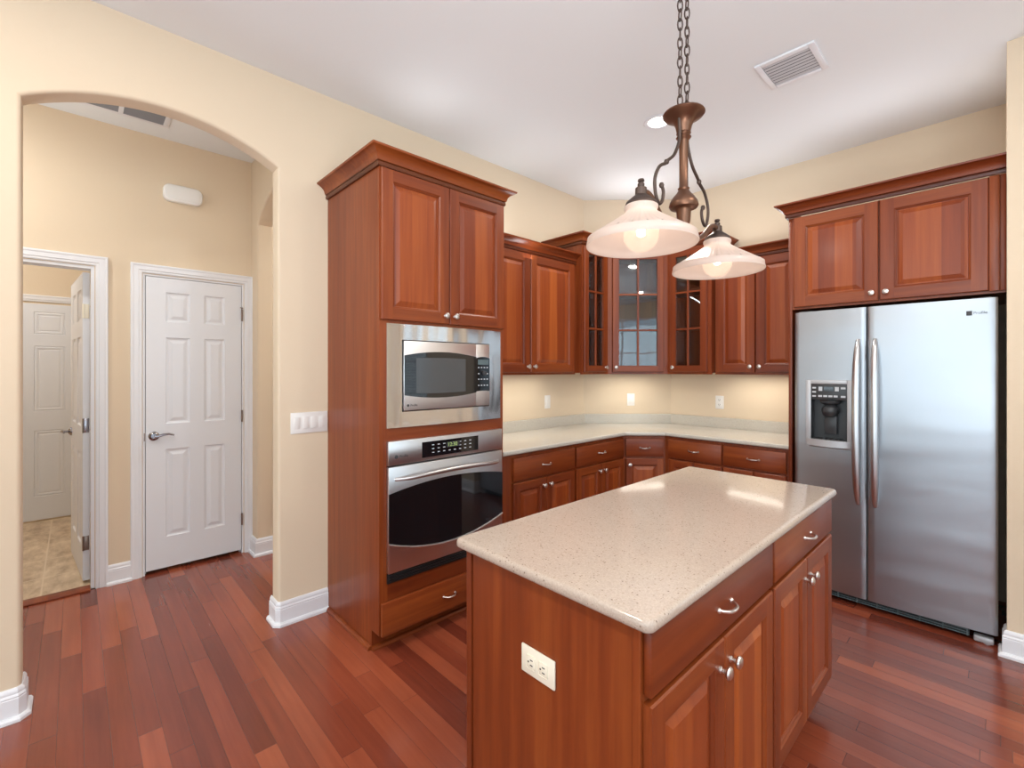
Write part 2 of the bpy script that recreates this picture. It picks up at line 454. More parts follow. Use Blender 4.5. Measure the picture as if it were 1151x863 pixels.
def arch_wall(a0, a1, s0, s1, zs, za, thick, name, label, place, rot, bev=0.016, cut=None):
    """wall in a local X-Z plane with one arched opening s0..s1; its face is y=0, body to +y"""
    c = (s0 + s1) / 2; hw = (s1 - s0) / 2; rise = za - zs
    R = (hw * hw + rise * rise) / (2 * rise); zc = za - R; th = math.asin(hw / R)
    arc = [(c + R * math.sin(-th + 2 * th * i / 28), zc + R * math.cos(-th + 2 * th * i / 28)) for i in range(29)]
    pts = [(a0, 0), (s0, 0)] + arc + [(s1, 0), (a1, 0), (a1, CEIL), (a0, CEIL)]
    t = bmesh.new()
    f0 = [t.verts.new((x, 0, z)) for x, z in pts]; f1 = [t.verts.new((x, thick, z)) for x, z in pts]
    n = len(pts)
    t.faces.new(f0); t.faces.new(f1[::-1])
    for i in range(n): t.faces.new((f0[i], f1[i], f1[(i + 1) % n], f0[(i + 1) % n]))
    bmesh.ops.recalc_face_normals(t, faces=t.faces[:])
    es = []
    for i in range(1, 1 + len(arc) + 1):
        for ring in (f0, f1):
            e = t.edges.get((ring[i], ring[i + 1]))
            if e: es.append(e)
    bmesh.ops.bevel(t, geom=es, offset=bev, segments=4, affect='EDGES', profile=0.5)
    bmesh.ops.triangulate(t, faces=[f for f in t.faces if len(f.verts) > 4])
    b = MB(); b.merge(t, 0); t.free()
    o = b.build(name, 'wall', None, place, (0, 0, rot), smooth=40)
    return tag(o, label, 'wall', kind='structure')

# left wall carries the arch; local X -> +y, face -> +x
arch_wall(-9.0, -0.5855, -4.30, -3.318, 2.545, 2.682, 0.115, 'wall_left', 'cream painted wall with a wide arched opening left of the tall oven cabinet', (0, 0, 0), R90)
# hall end wall with its own arch, face -> -y
arch_wall(-1.299, -0.116, -1.154, -0.27, 2.535, 2.70, 0.115, 'wall_hall_end', 'narrow cream wall at the hall end with a small arch, beside the closed white door', (0, -3.126, 0), 0.0)

b = MB()
s2 = 0.12
b.prism([(0, -0.5855), (0.5855, 0), (0.5855, 0.12), (-0.05, 0.12), (-0.115, 0.05), (-0.115, -0.5855)], 0, CEIL)
struct(b, 'wall_diagonal', 'wall', 'short cream wall set diagonally across the kitchen corner', 'wall', smooth=0)
b = MB(); b.box((0.5855, 0, 0), (2.775, 0.12, CEIL))
struct(b, 'wall_back', 'wall', 'cream back wall above the right-hand cabinets and fridge', 'wall', smooth=0)

def grid_wall(name, label, axis, p0, p1, a0, a1, holes, mat='wall', z1=CEIL):
    xs = sorted({a0, a1, *[h[0] for h in holes], *[h[1] for h in holes]}); zs = sorted({0, z1, *[h[2] for h in holes], *[h[3] for h in holes]})
    b = MB()
    for i in range(len(xs) - 1):
        for j in range(len(zs) - 1):
            cx, cz = (xs[i] + xs[i + 1]) / 2, (zs[j] + zs[j + 1]) / 2
            if any(h[0] < cx < h[1] and h[2] < cz < h[3] for h in holes): continue
            if axis == 'x': b.box((p0, xs[i], zs[j]), (p1, xs[i + 1], zs[j + 1]))
            else: b.box((xs[i], p0, zs[j]), (xs[i + 1], p1, zs[j + 1]))
    return struct(b, name, mat, label, 'wall', smooth=0)

# wing wall right of the fridge
grid_wall('wall_right_wing', 'cream wall end just right of the refrigerator', 'y', -0.775, -0.655, 2.775, 7.0, [(3.75, 4.85, 0.95, 2.15)])
b = MB(); b.box((2.775, -0.654, 0), (2.89, 0.12, CEIL)); struct(b, 'wall_alcove_side', 'wall', 'cream side of the refrigerator alcove behind the wall end', 'wall', smooth=0)
# hall wall with door openings
DCL = (-3.800, -3.184, 0, 2.086); DLA = (-4.86, -4.046, 0, 2.095)
grid_wall('wall_hall', 'cream hall wall with a closed and an open white door', 'x', -1.415, -1.30, -9.0, 0.12, [DCL, DLA])
grid_wall('wall_laundry_far', 'cream wall at the far end of the tiled room', 'x', -3.56, -3.44, -5.8, -3.55, [])
grid_wall('wall_laundry_right', 'cream side wall of the tiled room', 'y', -3.66, -3.55, -3.44, -1.476, [])
grid_wall('door_light_stop', 'unseen slab added behind the closed hall door to stop light leaking', 'x', -1.475, -1.4155, -3.83, -3.05, [], z1=2.3)  # added light block: keeps outside light from leaking under the closed door
grid_wall('wall_laundry_left', 'cream side wall of the tiled room behind the arch edge', 'y', -5.8, -5.7, -3.44, -1.415, [])
WB = [(-0.60, 1.70, 0.12, 2.70), (1.90, 4.20, 0.12, 2.70), (4.40, 6.70, 0.12, 2.70)]
grid_wall('wall_front', 'cream wall with tall windows behind the camera', 'y', -9.12, -9.0, -1.4, 7.12, WB)
WR = [(-8.65, -6.35, 0.12, 2.70), (-6.15, -3.85, 0.12, 2.70), (-3.65, -1.35, 0.12, 2.70)]
grid_wall('wall_right', 'cream wall with tall windows to the right of the camera', 'x', 7.0, 7.12, -9.0, -0.655, WR)
grid_wall('wall_hall_far', 'cream wall closing the passage behind the small arch', 'y', 0.125, 0.2, -1.4, -0.12, [])

WLAB = ['tall white framed window behind the camera nearest the hall', 'tall white framed window in the middle of the wall behind the camera',
        'tall white framed window behind the camera nearest the far corner', 'tall white framed window in the right wall nearest the far corner',
        'tall white framed window in the middle of the right wall', 'tall white framed window in the right wall nearest the kitchen',
        'white framed window with slatted blinds in the wall past the refrigerator']
def window(k, axis, p, a0, a1, z0, z1, nx, nz, blinds=False):
    r = thing('window_%d' % k, WLAB[k - 1], 'window', kind='structure')
    w = 0.06
    def bx(b, u0, v0, u1, v1, d0, d1, bev=0.0):
        if axis == 'y': b.box((u0, p + d0, v0), (u1, p + d1, v1), bev=bev)
        else: b.box((p + d0, u0, v0), (p + d1, u1, v1), bev=bev)
    b = MB()
    for (u0, v0, u1, v1) in ((a0, z0, a0 + w, z1), (a1 - w, z0, a1, z1), (a0, z0, a1, z0 + w), (a0, z1 - w, a1, z1)): bx(b, u0, v0, u1, v1, -0.04, 0.04)
    for i in range(1, nx): c = a0 + (a1 - a0) * i / nx; bx(b, c - 0.015, z0, c + 0.015, z1, -0.02, 0.02)
    for i in range(1, nz): c = z0 + (z1 - z0) * i / nz; bx(b, a0, c - 0.015, a1, c + 0.015, -0.02, 0.02)
    b.build('window_frame', 'white', r, smooth=0, weld=False)
    b = MB(); bx(b, a0 + w, z0 + w, a1 - w, z1 - w, -0.003, 0.003); b.build('pane', 'window_glass', r, smooth=0)
    if blinds:
        b = MB()
        for i in range(28):
            z = z0 + 0.05 + (z1 - z0 - 0.1) * i / 28; bx(b, a0 + 0.03, z, a1 - 0.03, z + 0.012, -0.075, -0.045)
        b.build('blind', 'white', r, smooth=0)
k = 1
for h in WB: window(k, 'y', -9.06, *h, 2, 3); k += 1
for h in WR: window(k, 'x', 7.06, *h, 2, 3); k += 1
window(k, 'y', -0.71, 3.75, 4.85, 0.95, 2.15, 1, 2, True)

# baseboards
BB = [(0, 0), (0.030, 0), (0.030, 0.012), (0.024, 0.020), (0.016, 0.022), (0.016, 0.090), (0.014, 0.093), (0.016, 0.098), (0.014, 0.104), (0.011, 0.107), (0.012, 0.113), (0.010, 0.122), (0.004, 0.130), (0, 0.130)]
def base(name, path, label):
    b = MB(); b.sweep(path, BB); struct(b, name, 'white', label, 'baseboard', smooth=30)
c = 0.012
base('baseboard_left', [(-0.118, -3.3175), (-c, -3.3175), (0.0005, -3.3175 + c), (0.0005, -3.0465)], 'white moulded baseboard wrapping the wall stub between arch and oven cabinet')
base('baseboard_arch', [(0.0005, -8.99), (0.0005, -4.3005 - c), (-c, -4.3005), (-0.118, -4.3005)], 'white moulded baseboard corner at the left foot of the arch')
base('baseboard_right', [(2.7745, -0.69), (2.7745, -0.7755), (6.9, -0.7755)], 'white moulded baseboard right of the refrigerator')
base('baseboard_hall', [(-1.2995, -3.988), (-1.2995, -3.858)], 'short white baseboard between the two hall doors')
base('baseboard_hall_end', [(-1.295, -3.1265), (-1.1535, -3.1265), (-1.1535, -3.005)], 'white baseboard at the hall end right of the closed door')

# ------------------------------------------------------------------ hall doors
def casing(b, y0, y1, z, w=0.066, x=0.0, sgn=1):
    """door casing on a wall face at local y=0 (front -y): mitred sweep in X-Z"""
    prof = [(0.004, 0), (0.004, 0.010), (0.010, 0.013), (0.020, 0.013), (0.024, 0.017), (0.048, 0.017), (0.054, 0.020), (0.062, 0.020), (w, 0.016), (w, 0)]
    rows = []
    for (px, pz, dx, dz) in ((y0, 0, -1, 0), (y0, z, -1, 1), (y1, z, 1, 1), (y1, 0, 1, 0)):
        rows.append([b.bm.verts.new((px + dx * o, -d, pz + dz * o)) for o, d in prof])
    for A, B in zip(rows, rows[1:]):
        for j in range(len(prof) - 1): b.bm.faces.new((A[j], A[j + 1], B[j + 1], B[j]))
def panel_door_mesh(w, h, t, cols, rows_, both=True):
    """raised-panel slab: X 0..w, Z 0..h, front y=0, back y=t"""
    b = MB()
    xs = [0]
    for c0, c1 in cols: xs += [c0, c1]
    xs.append(w); zs = [0]
    for r0, r1 in rows_: zs += [r0, r1]
    zs.append(h)
    for side in ((0, 1), (1, -1)):
        yf = 0.0 if side[0] == 0 else t; sg = side[1]
        for i in range(len(xs) - 1):
            for j in range(len(zs) - 1):
                x0, x1, z0, z1 = xs[i], xs[i + 1], zs[j], zs[j + 1]
                if i % 2 == 1 and j % 2 == 1:
                    rings = [(0, 0), (0.006, 0.007), (0.014, 0.009), (0.020, 0.009), (0.042, 0.002), (0.046, 0.002)]
                    pr = None
                    for ins, dep in rings:
                        r = [(x0 + ins, yf + sg * dep, z0 + ins), (x1 - ins, yf + sg * dep, z0 + ins), (x1 - ins, yf + sg * dep, z1 - ins), (x0 + ins, yf + sg * dep, z1 - ins)]
                        if pr:
                            for q in range(4): b.quad([pr[q], pr[(q + 1) % 4], r[(q + 1) % 4], r[q]])
                        pr = r
                    b.quad(pr)
                else: b.quad([(x0, yf, z0), (x1, yf, z0), (x1, yf, z1), (x0, yf, z1)])
    for q in (((0, 0, 0), (0, t, 0), (0, t, h), (0, 0, h)), ((w, 0, 0), (w, t, 0), (w, t, h), (w, 0, h)), ((0, 0, 0), (w, 0, 0), (w, t, 0), (0, t, 0)), ((0, 0, h), (w, 0, h), (w, t, h), (0, t, h))): b.quad(list(q))
    return b
def lever(parent, x, z, dirx, y=0.0, mat='nickel', sg=-1):
    b = MB()
    b.lathe([(0.0, sg * 0.020), (0.016, sg * 0.020), (0.022, sg * 0.014), (0.030, sg * 0.010), (0.032, sg * 0.002), (0.032, 0)], (x, y, z), 'y', 24)
    b.tube([(x, y + sg * 0.015, z), (x, y + sg * 0.055, z)], 0.009, 12)
    b.tube([(x, y + sg * 0.052, z), (x + dirx * 0.02, y + sg * 0.056, z + 0.002), (x + dirx * 0.05, y + sg * 0.057, z + 0.010), (x + dirx * 0.08, y + sg * 0.055, z + 0.012), (x + dirx * 0.11, y + sg * 0.052, z + 0.002)], [0.010, 0.009, 0.008, 0.007, 0.006], 10)
    return b.build('lever_handle', mat, parent)
M['lever'] = plain('dark_chrome', (0.34, 0.33, 0.36, 1), 0.22, 1.0)

# closed six-panel door
d1 = thing('door_1', 'closed white six-panel door with lever handle in the hall', 'door', (-1.30, -3.800, 0), R90, kind='structure')
W1 = 0.616
b = MB(); casing(b, 0, W1, 2.086)
b.box((0.0005, 0.0, 0), (0.012, 0.113, 2.086)); b.box((W1 - 0.012, 0.0, 0), (W1 - 0.0005, 0.113, 2.086)); b.box((0.012, 0.0, 2.074), (W1 - 0.012, 0.113, 2.0855))
b.box((0.012, 0.045, 0), (0.022, 0.06, 2.074)); b.box((W1 - 0.022, 0.045, 0), (W1 - 0.012, 0.06, 2.074))
b.build('casing', 'white', d1, smooth=25, weld=False)
ROWS = [(0.215, 0.835), (1.015, 1.625), (1.735, 1.945)]
sl = panel_door_mesh(W1 - 0.032, 2.045, 0.035, [(0.112, 0.255), (0.342, 0.475)], ROWS).build('door_slab', 'door_white', d1, (0.016, 0.004, 0.026), smooth=0)
lever(sl, 0.045, 0.935, 1, mat='lever')
for z in (0.22, 1.02, 1.80):
    b = MB(); b.tube([(W1 - 0.012, -0.006, z), (W1 - 0.012, -0.006, z + 0.09)], 0.0065, 10)
    if z > 1.5:
        b.tube([(W1 - 0.012, -0.008, z + 0.095), (W1 - 0.012, -0.022, z + 0.10), (W1 - 0.032, -0.046, z + 0.098)], 0.004, 8)
    b.build('hinge', 'brown_metal', d1)
b = MB(); b.box((0.006, -0.0015, 0.93), (0.0155, 0.004, 0.985)); b.build('strike_plate', 'brown_metal', d1, smooth=0)

# laundry doorway and its open door
d2 = thing('door_2', 'white cased doorway with its door standing open into the tiled room', 'door', (-1.30, -4.86, 0), R90, kind='structure')
W2 = 0.814
b = MB(); casing(b, 0, W2, 2.095)
b.box((0.0005, 0.0, 0), (0.018, 0.113, 2.095)); b.box((W2 - 0.018, 0.0, 0), (W2 - 0.0005, 0.113, 2.095)); b.box((0.018, 0.0, 2.077), (W2 - 0.018, 0.113, 2.0945))
b.build('casing', 'white', d2, smooth=25, weld=False)
sl2 = panel_door_mesh(0.762, 2.045, 0.035, [(0.115, 0.325), (0.437, 0.647)], ROWS)
slo = sl2.build('door_slab', 'door_white', d2, (W2 - 0.020, 0.125, 0.024), (0, 0, math.radians(94.5)), smooth=0)
lever(slo, 0.70, 0.93, -1, 0.035, 'lever', 1)
lever(slo, 0.70, 0.93, -1, 0.0, 'lever', -1)
for z in (0.20, 0.98, 1.74):
    b = MB(); b.box((-0.0018, 0.004, z), (0.0, 0.031, z + 0.095), bev=0.0008)
    b.tube([(-0.004, 0.033, z), (-0.004, 0.033, z + 0.095)], 0.0055, 8)
    b.build('hinge', {0.20: 'brown_metal', 0.98: 'lever', 1.74: 'ivory'}[z], slo)

d3 = thing('door_3', 'far white panel door across the tiled room', 'door', (-3.44, -4.545, 0), R90, kind='structure')
b = MB(); casing(b, 0, 0.79, 2.055); b.build('casing', 'white', d3, smooth=25)
panel_door_mesh(0.762, 2.02, 0.010, [(0.115, 0.325), (0.437, 0.647)], ROWS, False).build('door_slab', 'door_white', d3, (0.014, -0.010, 0.02), smooth=0)
b = MB(); b.box((-1.36, -4.84, 0.0), (-1.26, -4.066, 0.012), bev=0.004)
struct(b, 'trim_threshold', 'wood_h', 'thin wooden threshold strip between tile and plank floor', 'threshold')
# sliver of a white cased opening in the passage behind the small arch
d4 = thing('door_4', 'white door frame glimpsed through the small hall arch', 'door', (-1.30, -2.90, 0), R90, kind='structure')
b = MB(); casing(b, 0, 0.80, 2.09); b.build('casing', 'white', d4, smooth=25)
panel_door_mesh(0.79, 2.05, 0.010, [(0.115, 0.33), (0.46, 0.675)], ROWS, False).build('door_slab', 'door_white', d4, (0.005, -0.011, 0.02), smooth=0)

# ------------------------------------------------------------------ cabinet kit (front faces -y, X width, Z up)
def ring_door(w, h, t=0.020, s=0.060, flat=False):
    """framed raised-panel cabinet door, X 0..w, Z 0..h, back y=0, front y=-t. slots: 0 stiles, 1 rails, 2 panel"""
    b = MB()
    e = 0.004
    def ring(i, d): return [(i, -d, i), (w - i, -d, i), (w - i, -d, h - i), (i, -d, h - i)]
    r0, r1, r2 = ring(0, 0), ring(0, t - e), ring(e, t)
    for A, B in ((r0, r1), (r1, r2)):
        for q in range(4): b.quad([A[q], A[(q + 1) % 4], B[(q + 1) % 4], B[q]], 1 if q % 2 == 0 else 0)
    b.quad(r0, 0)
    # face of the frame: stiles run through, rails butt between them
    for x0, x1 in ((e, s), (w - s, w - e)): b.quad([(x0, -t, e), (x1, -t, e), (x1, -t, h - e), (x0, -t, h - e)], 0)
    for z0, z1 in ((e, s), (h - s, h - e)): b.quad([(s, -t, z0), (w - s, -t, z0), (w - s, -t, z1), (s, -t, z1)], 1)
    return b
def raised_door(w, h, s=0.060, t=0.020):
    b = ring_door(w, h, t, s)
    pr = None
    for ins, dep in [(s, t), (s + 0.003, t - 0.004), (s + 0.009, t - 0.007), (s + 0.011, t - 0.012), (s + 0.016, t - 0.012), (s + 0.040, t - 0.003), (s + 0.043, t - 0.003)]:
        r = [(ins, -dep, ins), (w - ins, -dep, ins), (w - ins, -dep, h - ins), (ins, -dep, h - ins)]
        if pr:
            for q in range(4): b.quad([pr[q], pr[(q + 1) % 4], r[(q + 1) % 4], r[q]], (1 if q % 2 == 0 else 0) if ins < s + 0.012 else 2)
        pr = r
    b.quad(pr, 2)
    return b
def knob_mb(x, z, y=-0.020):
    b = MB()
    b.lathe([(0.0085, y), (0.0085, y - 0.003), (0.0055, y - 0.006), (0.005, y - 0.012), (0.009, y - 0.015), (0.0145, y - 0.019), (0.0165, y - 0.024), (0.0145, y - 0.028), (0.008, y - 0.031), (0.0, y - 0.032)], (x, 0, z), 'y', 20)
    return b
def pull_mb(x, z, y=-0.020, w=0.078):
    b = MB()
    pts = []; rs = []
    for i in range(13):
        a = -1 + 2 * i / 12
        pts.append((x + a * w / 2, y - 0.026 * (1 - abs(a) ** 3.2), z - 0.002 * (1 - a * a))); rs.append(0.0052 - 0.0012 * abs(a))
    b.tube(pts, rs, 10)
    for sx in (-1, 1): b.lathe([(0.0075, y), (0.0075, y - 0.002), (0.0048, y - 0.006)], (x + sx * w / 2, 0, z), 'y', 14)
    return b
def add_door(root, x0, z0, x1, z1, knob=None, s=0.060):
    w, h = x1 - x0, z1 - z0
    o = raised_door(w, h, s).build('door', ['wood_v', 'wood_h', 'wood_p'], root, (x0, -0.0005, z0), smooth=0)
    if knob: knob_mb(*knob).build('knob', 'nickel', o)
    return o
def add_drawer(root, x0, z0, x1, z1, n=1):
    w, h = x1 - x0, z1 - z0
    b = MB(); b.box((0, -0.020, 0), (w, 0, h), bev=0.004)
    o = b.build('drawer', 'wood_h', root, (x0, -0.0005, z0))
    for i in range(n): pull_mb(w * (i + 0.5) / n, h / 2).build('pull', 'nickel', o)
    return o
def crown_prof(z0, z1, d=0.064):
    h = z1 - z0
    return [(0, z0), (0.010, z0), (0.013, z0 + 0.006), (0.013, z0 + 0.018), (0.010, z0 + 0.022), (0.016, z0 + 0.026), (0.019, z0 + 0.034), (0.024, z0 + 0.034 + (h - 0.05) * 0.45), (0.036, z0 + 0.034 + (h - 0.05) * 0.80), (d - 0.010, z1 - 0.012), (d - 0.002, z1 - 0.010), (d, z1 - 0.006), (d, z1), (0, z1)]
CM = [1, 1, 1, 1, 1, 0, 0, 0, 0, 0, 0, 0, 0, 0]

# ---- tall oven cabinet
TW, TD, TOP = 0.826, 0.619, 2.432
tall = thing('oven_cabinet', 'tall cherry cabinet holding the steel microwave and wall oven', 'cabinet', (0.62, -3.0445, 0), R90)
b = MB()
for x0, x1 in ((0, 0.019), (TW - 0.019, TW)):
    t = bmesh.new()
    o_ = [(0.06, 0), (TD, 0), (TD, TOP), (0, TOP), (0, 0.10), (0.06, 0.10)]
    A = [t.verts.new((x0, y, z)) for y, z in o_]; B = [t.verts.new((x1, y, z)) for y, z in o_]
    t.faces.new(A); t.faces.new(B[::-1])
    for i in range(6): t.faces.new((A[i], B[i], B[(i + 1) % 6], A[(i + 1) % 6]))
    b.merge(t, 0); t.free()
b.box((0.019, TD - 0.01, 0.1), (TW - 0.019, TD, TOP))
for z0, z1 in ((0.10, 0.119), (0.315, 0.334), (1.085, 1.104), (1.675, 1.694), (TOP - 0.019, TOP)): b.box((0.019, 0.001, z0), (TW - 0.019, TD - 0.01, z1))
b.box((0.019, 0.06, 0), (TW - 0.019, 0.075, 0.10))
b.build('carcass', 'wood_v', tall, smooth=0, weld=False)
b = MB()
for x0, x1 in ((0.0, 0.045), (TW - 0.045, TW)): b.box((x0, -0.0200, 0.10), (x1, -0.0005, TOP), 0)
for z0, z1 in ((0.10, 0.125), (0.262, 0.365), (1.055, 1.135), (1.65, 1.70), (TOP - 0.05, TOP)): b.box((0.045, -0.0200, z0), (TW - 0.045, -0.0005, z1), 1)
b.build('face_frame', ['wood_v', 'wood_h'], tall, smooth=0, weld=False)
for i, (x0, x1) in enumerate(((0.005, 0.4105), (0.4155, TW - 0.005))):
    o = add_door(tall, x0, 1.672, x1, 2.426, ((x1 - x0 - 0.030) if i == 0 else 0.030, 0.045))
    o.location.y = -0.0205
o = add_drawer(tall, 0.006, 0.098, TW - 0.012, 0.262); o.location.y = -0.0205
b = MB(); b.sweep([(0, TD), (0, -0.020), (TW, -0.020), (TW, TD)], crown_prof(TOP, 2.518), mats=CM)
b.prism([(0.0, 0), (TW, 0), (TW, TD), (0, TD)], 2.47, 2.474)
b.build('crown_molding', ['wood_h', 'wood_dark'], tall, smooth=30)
b = MB(); b.sweep([(-0.0005, TD), (-0.0005, 0.062)], [(0, 0), (0.019, 0), (0.019, 0.008), (0.014, 0.016), (0.006, 0.020), (0, 0.020)])
b.sweep([(0.0, 0.0595), (TW, 0.0595)], [(0, 0), (0.019, 0), (0.019, 0.008), (0.014, 0.016), (0.006, 0.020), (0, 0.020)])
b.build('shoe_molding', 'wood_h', tall, smooth=30)

# ---- wall cabinets
def wall_cab(name, label, loc, rz, W, D, z0, z1, ctop, doors, crown_path, stile_r=0.0):
    r = thing(name, label, 'cabinet', loc, rz)
    b = MB(); b.box((0, 0, z0), (W, D, z1)); 
    b.box((0, 0.0, z0 - 0.012), (W, 0.02, z0))
    b.build('carcass', 'wood_v', r, smooth=0, weld=False)
    for (x0, x1, zz0, zz1, kx, kz) in doors: add_door(r, x0, zz0, x1, zz1, (kx, kz))
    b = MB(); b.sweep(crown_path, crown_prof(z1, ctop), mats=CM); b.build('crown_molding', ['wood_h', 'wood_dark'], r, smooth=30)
    return r
# left: y -2.218 .. -1.127
W = 1.090
wall_cab('wall_cabinet', 'cherry two-door wall cabinet just right of the tall oven cabinet', (0.33, -2.2175, 0), R90, W, 0.329, 1.397, 2.290, 2.372,
         [(0.012, W / 2 - 0.004, 1.402, 2.285, W / 2 - 0.046, 0.045), (W / 2 + 0.004, W - 0.034, 1.402, 2.285, 0.030, 0.045)], [(0, 0), (W, 0)])
W = 0.625
wall_cab('wall_cabinet', 'cherry two-door wall cabinet between the glass corner cabinet and the refrigerator', (1.1465, -0.33, 0), 0, W, 0.329, 1.397, 2.290, 2.372,
         [(0.012, W / 2 - 0.004, 1.402, 2.285, W / 2 - 0.046, 0.045), (W / 2 + 0.004, W - 0.010, 1.402, 2.285, 0.030, 0.045)], [(0, 0), (W, 0)])

# over the refrigerator
fc = thing('refrigerator_cabinet', 'cherry two-door cabinet above the refrigerator with tall side panel', 'cabinet', (1.7725, -0.65, 0), 0)
W = 1.0015
b = MB(); b.box((0.022, 0.0, 1.822), (W, 0.649, 2.432)); b.build('carcass', 'wood_v', fc, smooth=0)
b = MB(); b.box((0, 0, 0), (0.0215, 0.649, 2.432), bev=0.0015); b.build('side_panel', 'wood_v', fc)
b = MB(); b.box((0.940, -0.020, 1.832), (0.978, -0.0005, 2.432), bev=0.002); b.box((0.979, -0.016, 1.832), (W, -0.0005, 2.432), bev=0.002); b.build('filler_strip', 'wood_v', fc)
add_door(fc, 0.036, 1.836, 0.480, 2.428, (0.414, 0.045), 0.066)
add_door(fc, 0.487, 1.836, 0.938, 2.428, (0.030, 0.045), 0.066)
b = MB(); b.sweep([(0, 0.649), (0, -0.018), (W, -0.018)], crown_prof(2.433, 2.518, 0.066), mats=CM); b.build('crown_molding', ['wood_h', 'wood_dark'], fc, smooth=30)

# ---- corner cabinet with three glass doors
K0, K1, KX = -1.1265, -0.765, 0.40     # y start, y of bend, face depth (mirrored for the other wing)
K2 = 1.1455
cc = thing('corner_cabinet', 'cherry corner wall cabinet with three glazed doors, taller than its neighbours', 'cabinet', (0, 0, 0))
F = [(0.001, K0), (KX - 0.02, K0), (KX - 0.02, K1 + 0.008), (-K1 - 0.008, -KX + 0.02), (K2, -KX + 0.02), (K2, -0.001), (0.587, -0.001), (0.001, -0.587)]
Z0, Z1 = 1.397, 2.452
b = MB()
Fi = [(0.009, K0 + 0.018), (KX - 0.021, K0 + 0.018), (KX - 0.021, K1 + 0.008), (-K1 - 0.008, -KX + 0.021), (K2 - 0.018, -KX + 0.021), (K2 - 0.018, -0.009), (0.60, -0.009), (0.009, -0.60)]
b.prism(Fi, Z0, Z0 + 0.018); b.prism(Fi, Z1 - 0.018, Z1 - 0.001)
b.box((0.001, K0, Z0), (KX - 0.02, K0 + 0.017, Z1)); b.box((K2 - 0.017, -KX + 0.02, Z0), (K2, -0.001, Z1))
b.box((0.001, K0, Z0), (0.008, -0.587, Z1)); b.box((0.587, -0.008, Z0), (K2, -0.001, Z1))
b.prism([(0.001, -0.587), (0.587, -0.001), (0.594, -0.008), (0.008, -0.594)], Z0, Z1)
b.build('carcass', 'wood_v', cc, smooth=0, weld=False)
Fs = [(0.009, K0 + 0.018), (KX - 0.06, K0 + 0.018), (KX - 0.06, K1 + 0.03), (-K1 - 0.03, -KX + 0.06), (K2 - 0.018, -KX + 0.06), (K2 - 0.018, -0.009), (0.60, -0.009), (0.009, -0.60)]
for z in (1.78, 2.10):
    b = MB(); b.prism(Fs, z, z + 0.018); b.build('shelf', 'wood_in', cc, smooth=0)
# face frame: stiles at both ends and at the bends, rails top and bottom
b = MB()
def wing(M4, L, a, c):
    def bx(x0, z0, x1, z1):
        t = bmesh.new(); bmesh.ops.create_cube(t, size=1)
        for v in t.verts: v.co = Vector((x0 + (v.co.x + .5) * (x1 - x0), (v.co.y + .5) * 0.019, z0 + (v.co.z + .5) * (z1 - z0)))
        b.merge(t, 0, M4); t.free()
    bx(0, Z0 - 0.012, a, Z1); bx(L - c, Z0 - 0.012, L, Z1); bx(a, Z0 - 0.012, L - c, Z0 + 0.03); bx(a, Z1 - 0.045, L - c, Z1)
Lw = K1 - K0; Ld = math.hypot(-K1 - KX, -K1 - KX); Lr = K2 + K1
m1 = Matrix.Translation((KX, K0, 0)) @ Matrix.Rotation(R90, 4, 'Z')
m2 = Matrix.Translation((KX, K1, 0)) @ Matrix.Rotation(R45, 4, 'Z')
m3 = Matrix.Translation((-K1, -KX, 0))
wing(m1, Lw, 0.035, 0.040); wing(m2, Ld, 0.042, 0.042); wing(m3, Lr, 0.040, 0.035)
b.build('face_frame', 'wood_v', cc, smooth=0, weld=False)
def glass_door(m4, x0, x1, kx, name_label):
    w, h = x1 - x0, 1.030; s = 0.052
    b = ring_door(w, h, 0.020, s)
    for q in ((s, 0), (w - s, 0)): pass
    # inner returns of the frame, muntins 2 x 3
    b.box((s - 0.001, -0.020, s - 0.001), (s + 0.003, -0.002, h - s), 0); b.box((w - s - 0.003, -0.020, s), (w - s + 0.001, -0.002, h - s), 0)
    b.box((s, -0.020, s - 0.001), (w - s, -0.002, s + 0.003), 1); b.box((s, -0.020, h - s - 0.003), (w - s, -0.002, h - s + 0.001), 1)
    b.box((w / 2 - 0.008, -0.0195, s), (w / 2 + 0.008, -0.004, h - s), 0, 0.003)
    for i in (1, 2):
        z = s + (h - 2 * s) * i / 3; b.box((s, -0.0192, z - 0.008), (w - s, -0.004, z + 0.008), 1, 0.003)
    # open the back where the pane sits
    bm = b.bm; bm.faces.ensure_lookup_table()
    dead = [f for f in bm.faces if len(f.verts) == 4 and all(abs(v.co.y) < 1e-7 for v in f.verts) and f.calc_area() > 0.7 * w * h]
    bmesh.ops.delete(bm, geom=dead, context='FACES')
    for x_0, x_1, z_0, z_1 in ((0, s, 0, h), (w - s, w, 0, h), (s, w - s, 0, s), (s, w - s, h - s, h)): b.quad([(x_0, 0, z_0), (x_1, 0, z_0), (x_1, 0, z_1), (x_0, 0, z_1)], 0)
    o = b.build('door', ['wood_v', 'wood_h'], cc, smooth=0, weld=False)
    o.matrix_local = m4 @ Matrix.Translation((x0, -0.0005, 1.404))
    g = MB(); g.box((s - 0.002, -0.006, s - 0.002), (w - s + 0.002, -0.003, h - s + 0.002)); g.build('pane', 'glass', o, smooth=0)
    knob_mb(kx, 0.04).build('knob', 'nickel', o)
glass_door(m1, 0.012, Lw - 0.036, Lw - 0.048 - 0.030, '')
glass_door(m2, 0.038, Ld - 0.038, 0.028, '')
glass_door(m3, 0.030, Lr - 0.030, 0.032, '')
b = MB(); b.sweep([(0.001, K0), (KX, K0), (KX, K1), (-K1, -KX), (K2, -KX), (K2, -0.001)], crown_prof(Z1, 2.537, 0.062), mats=CM)
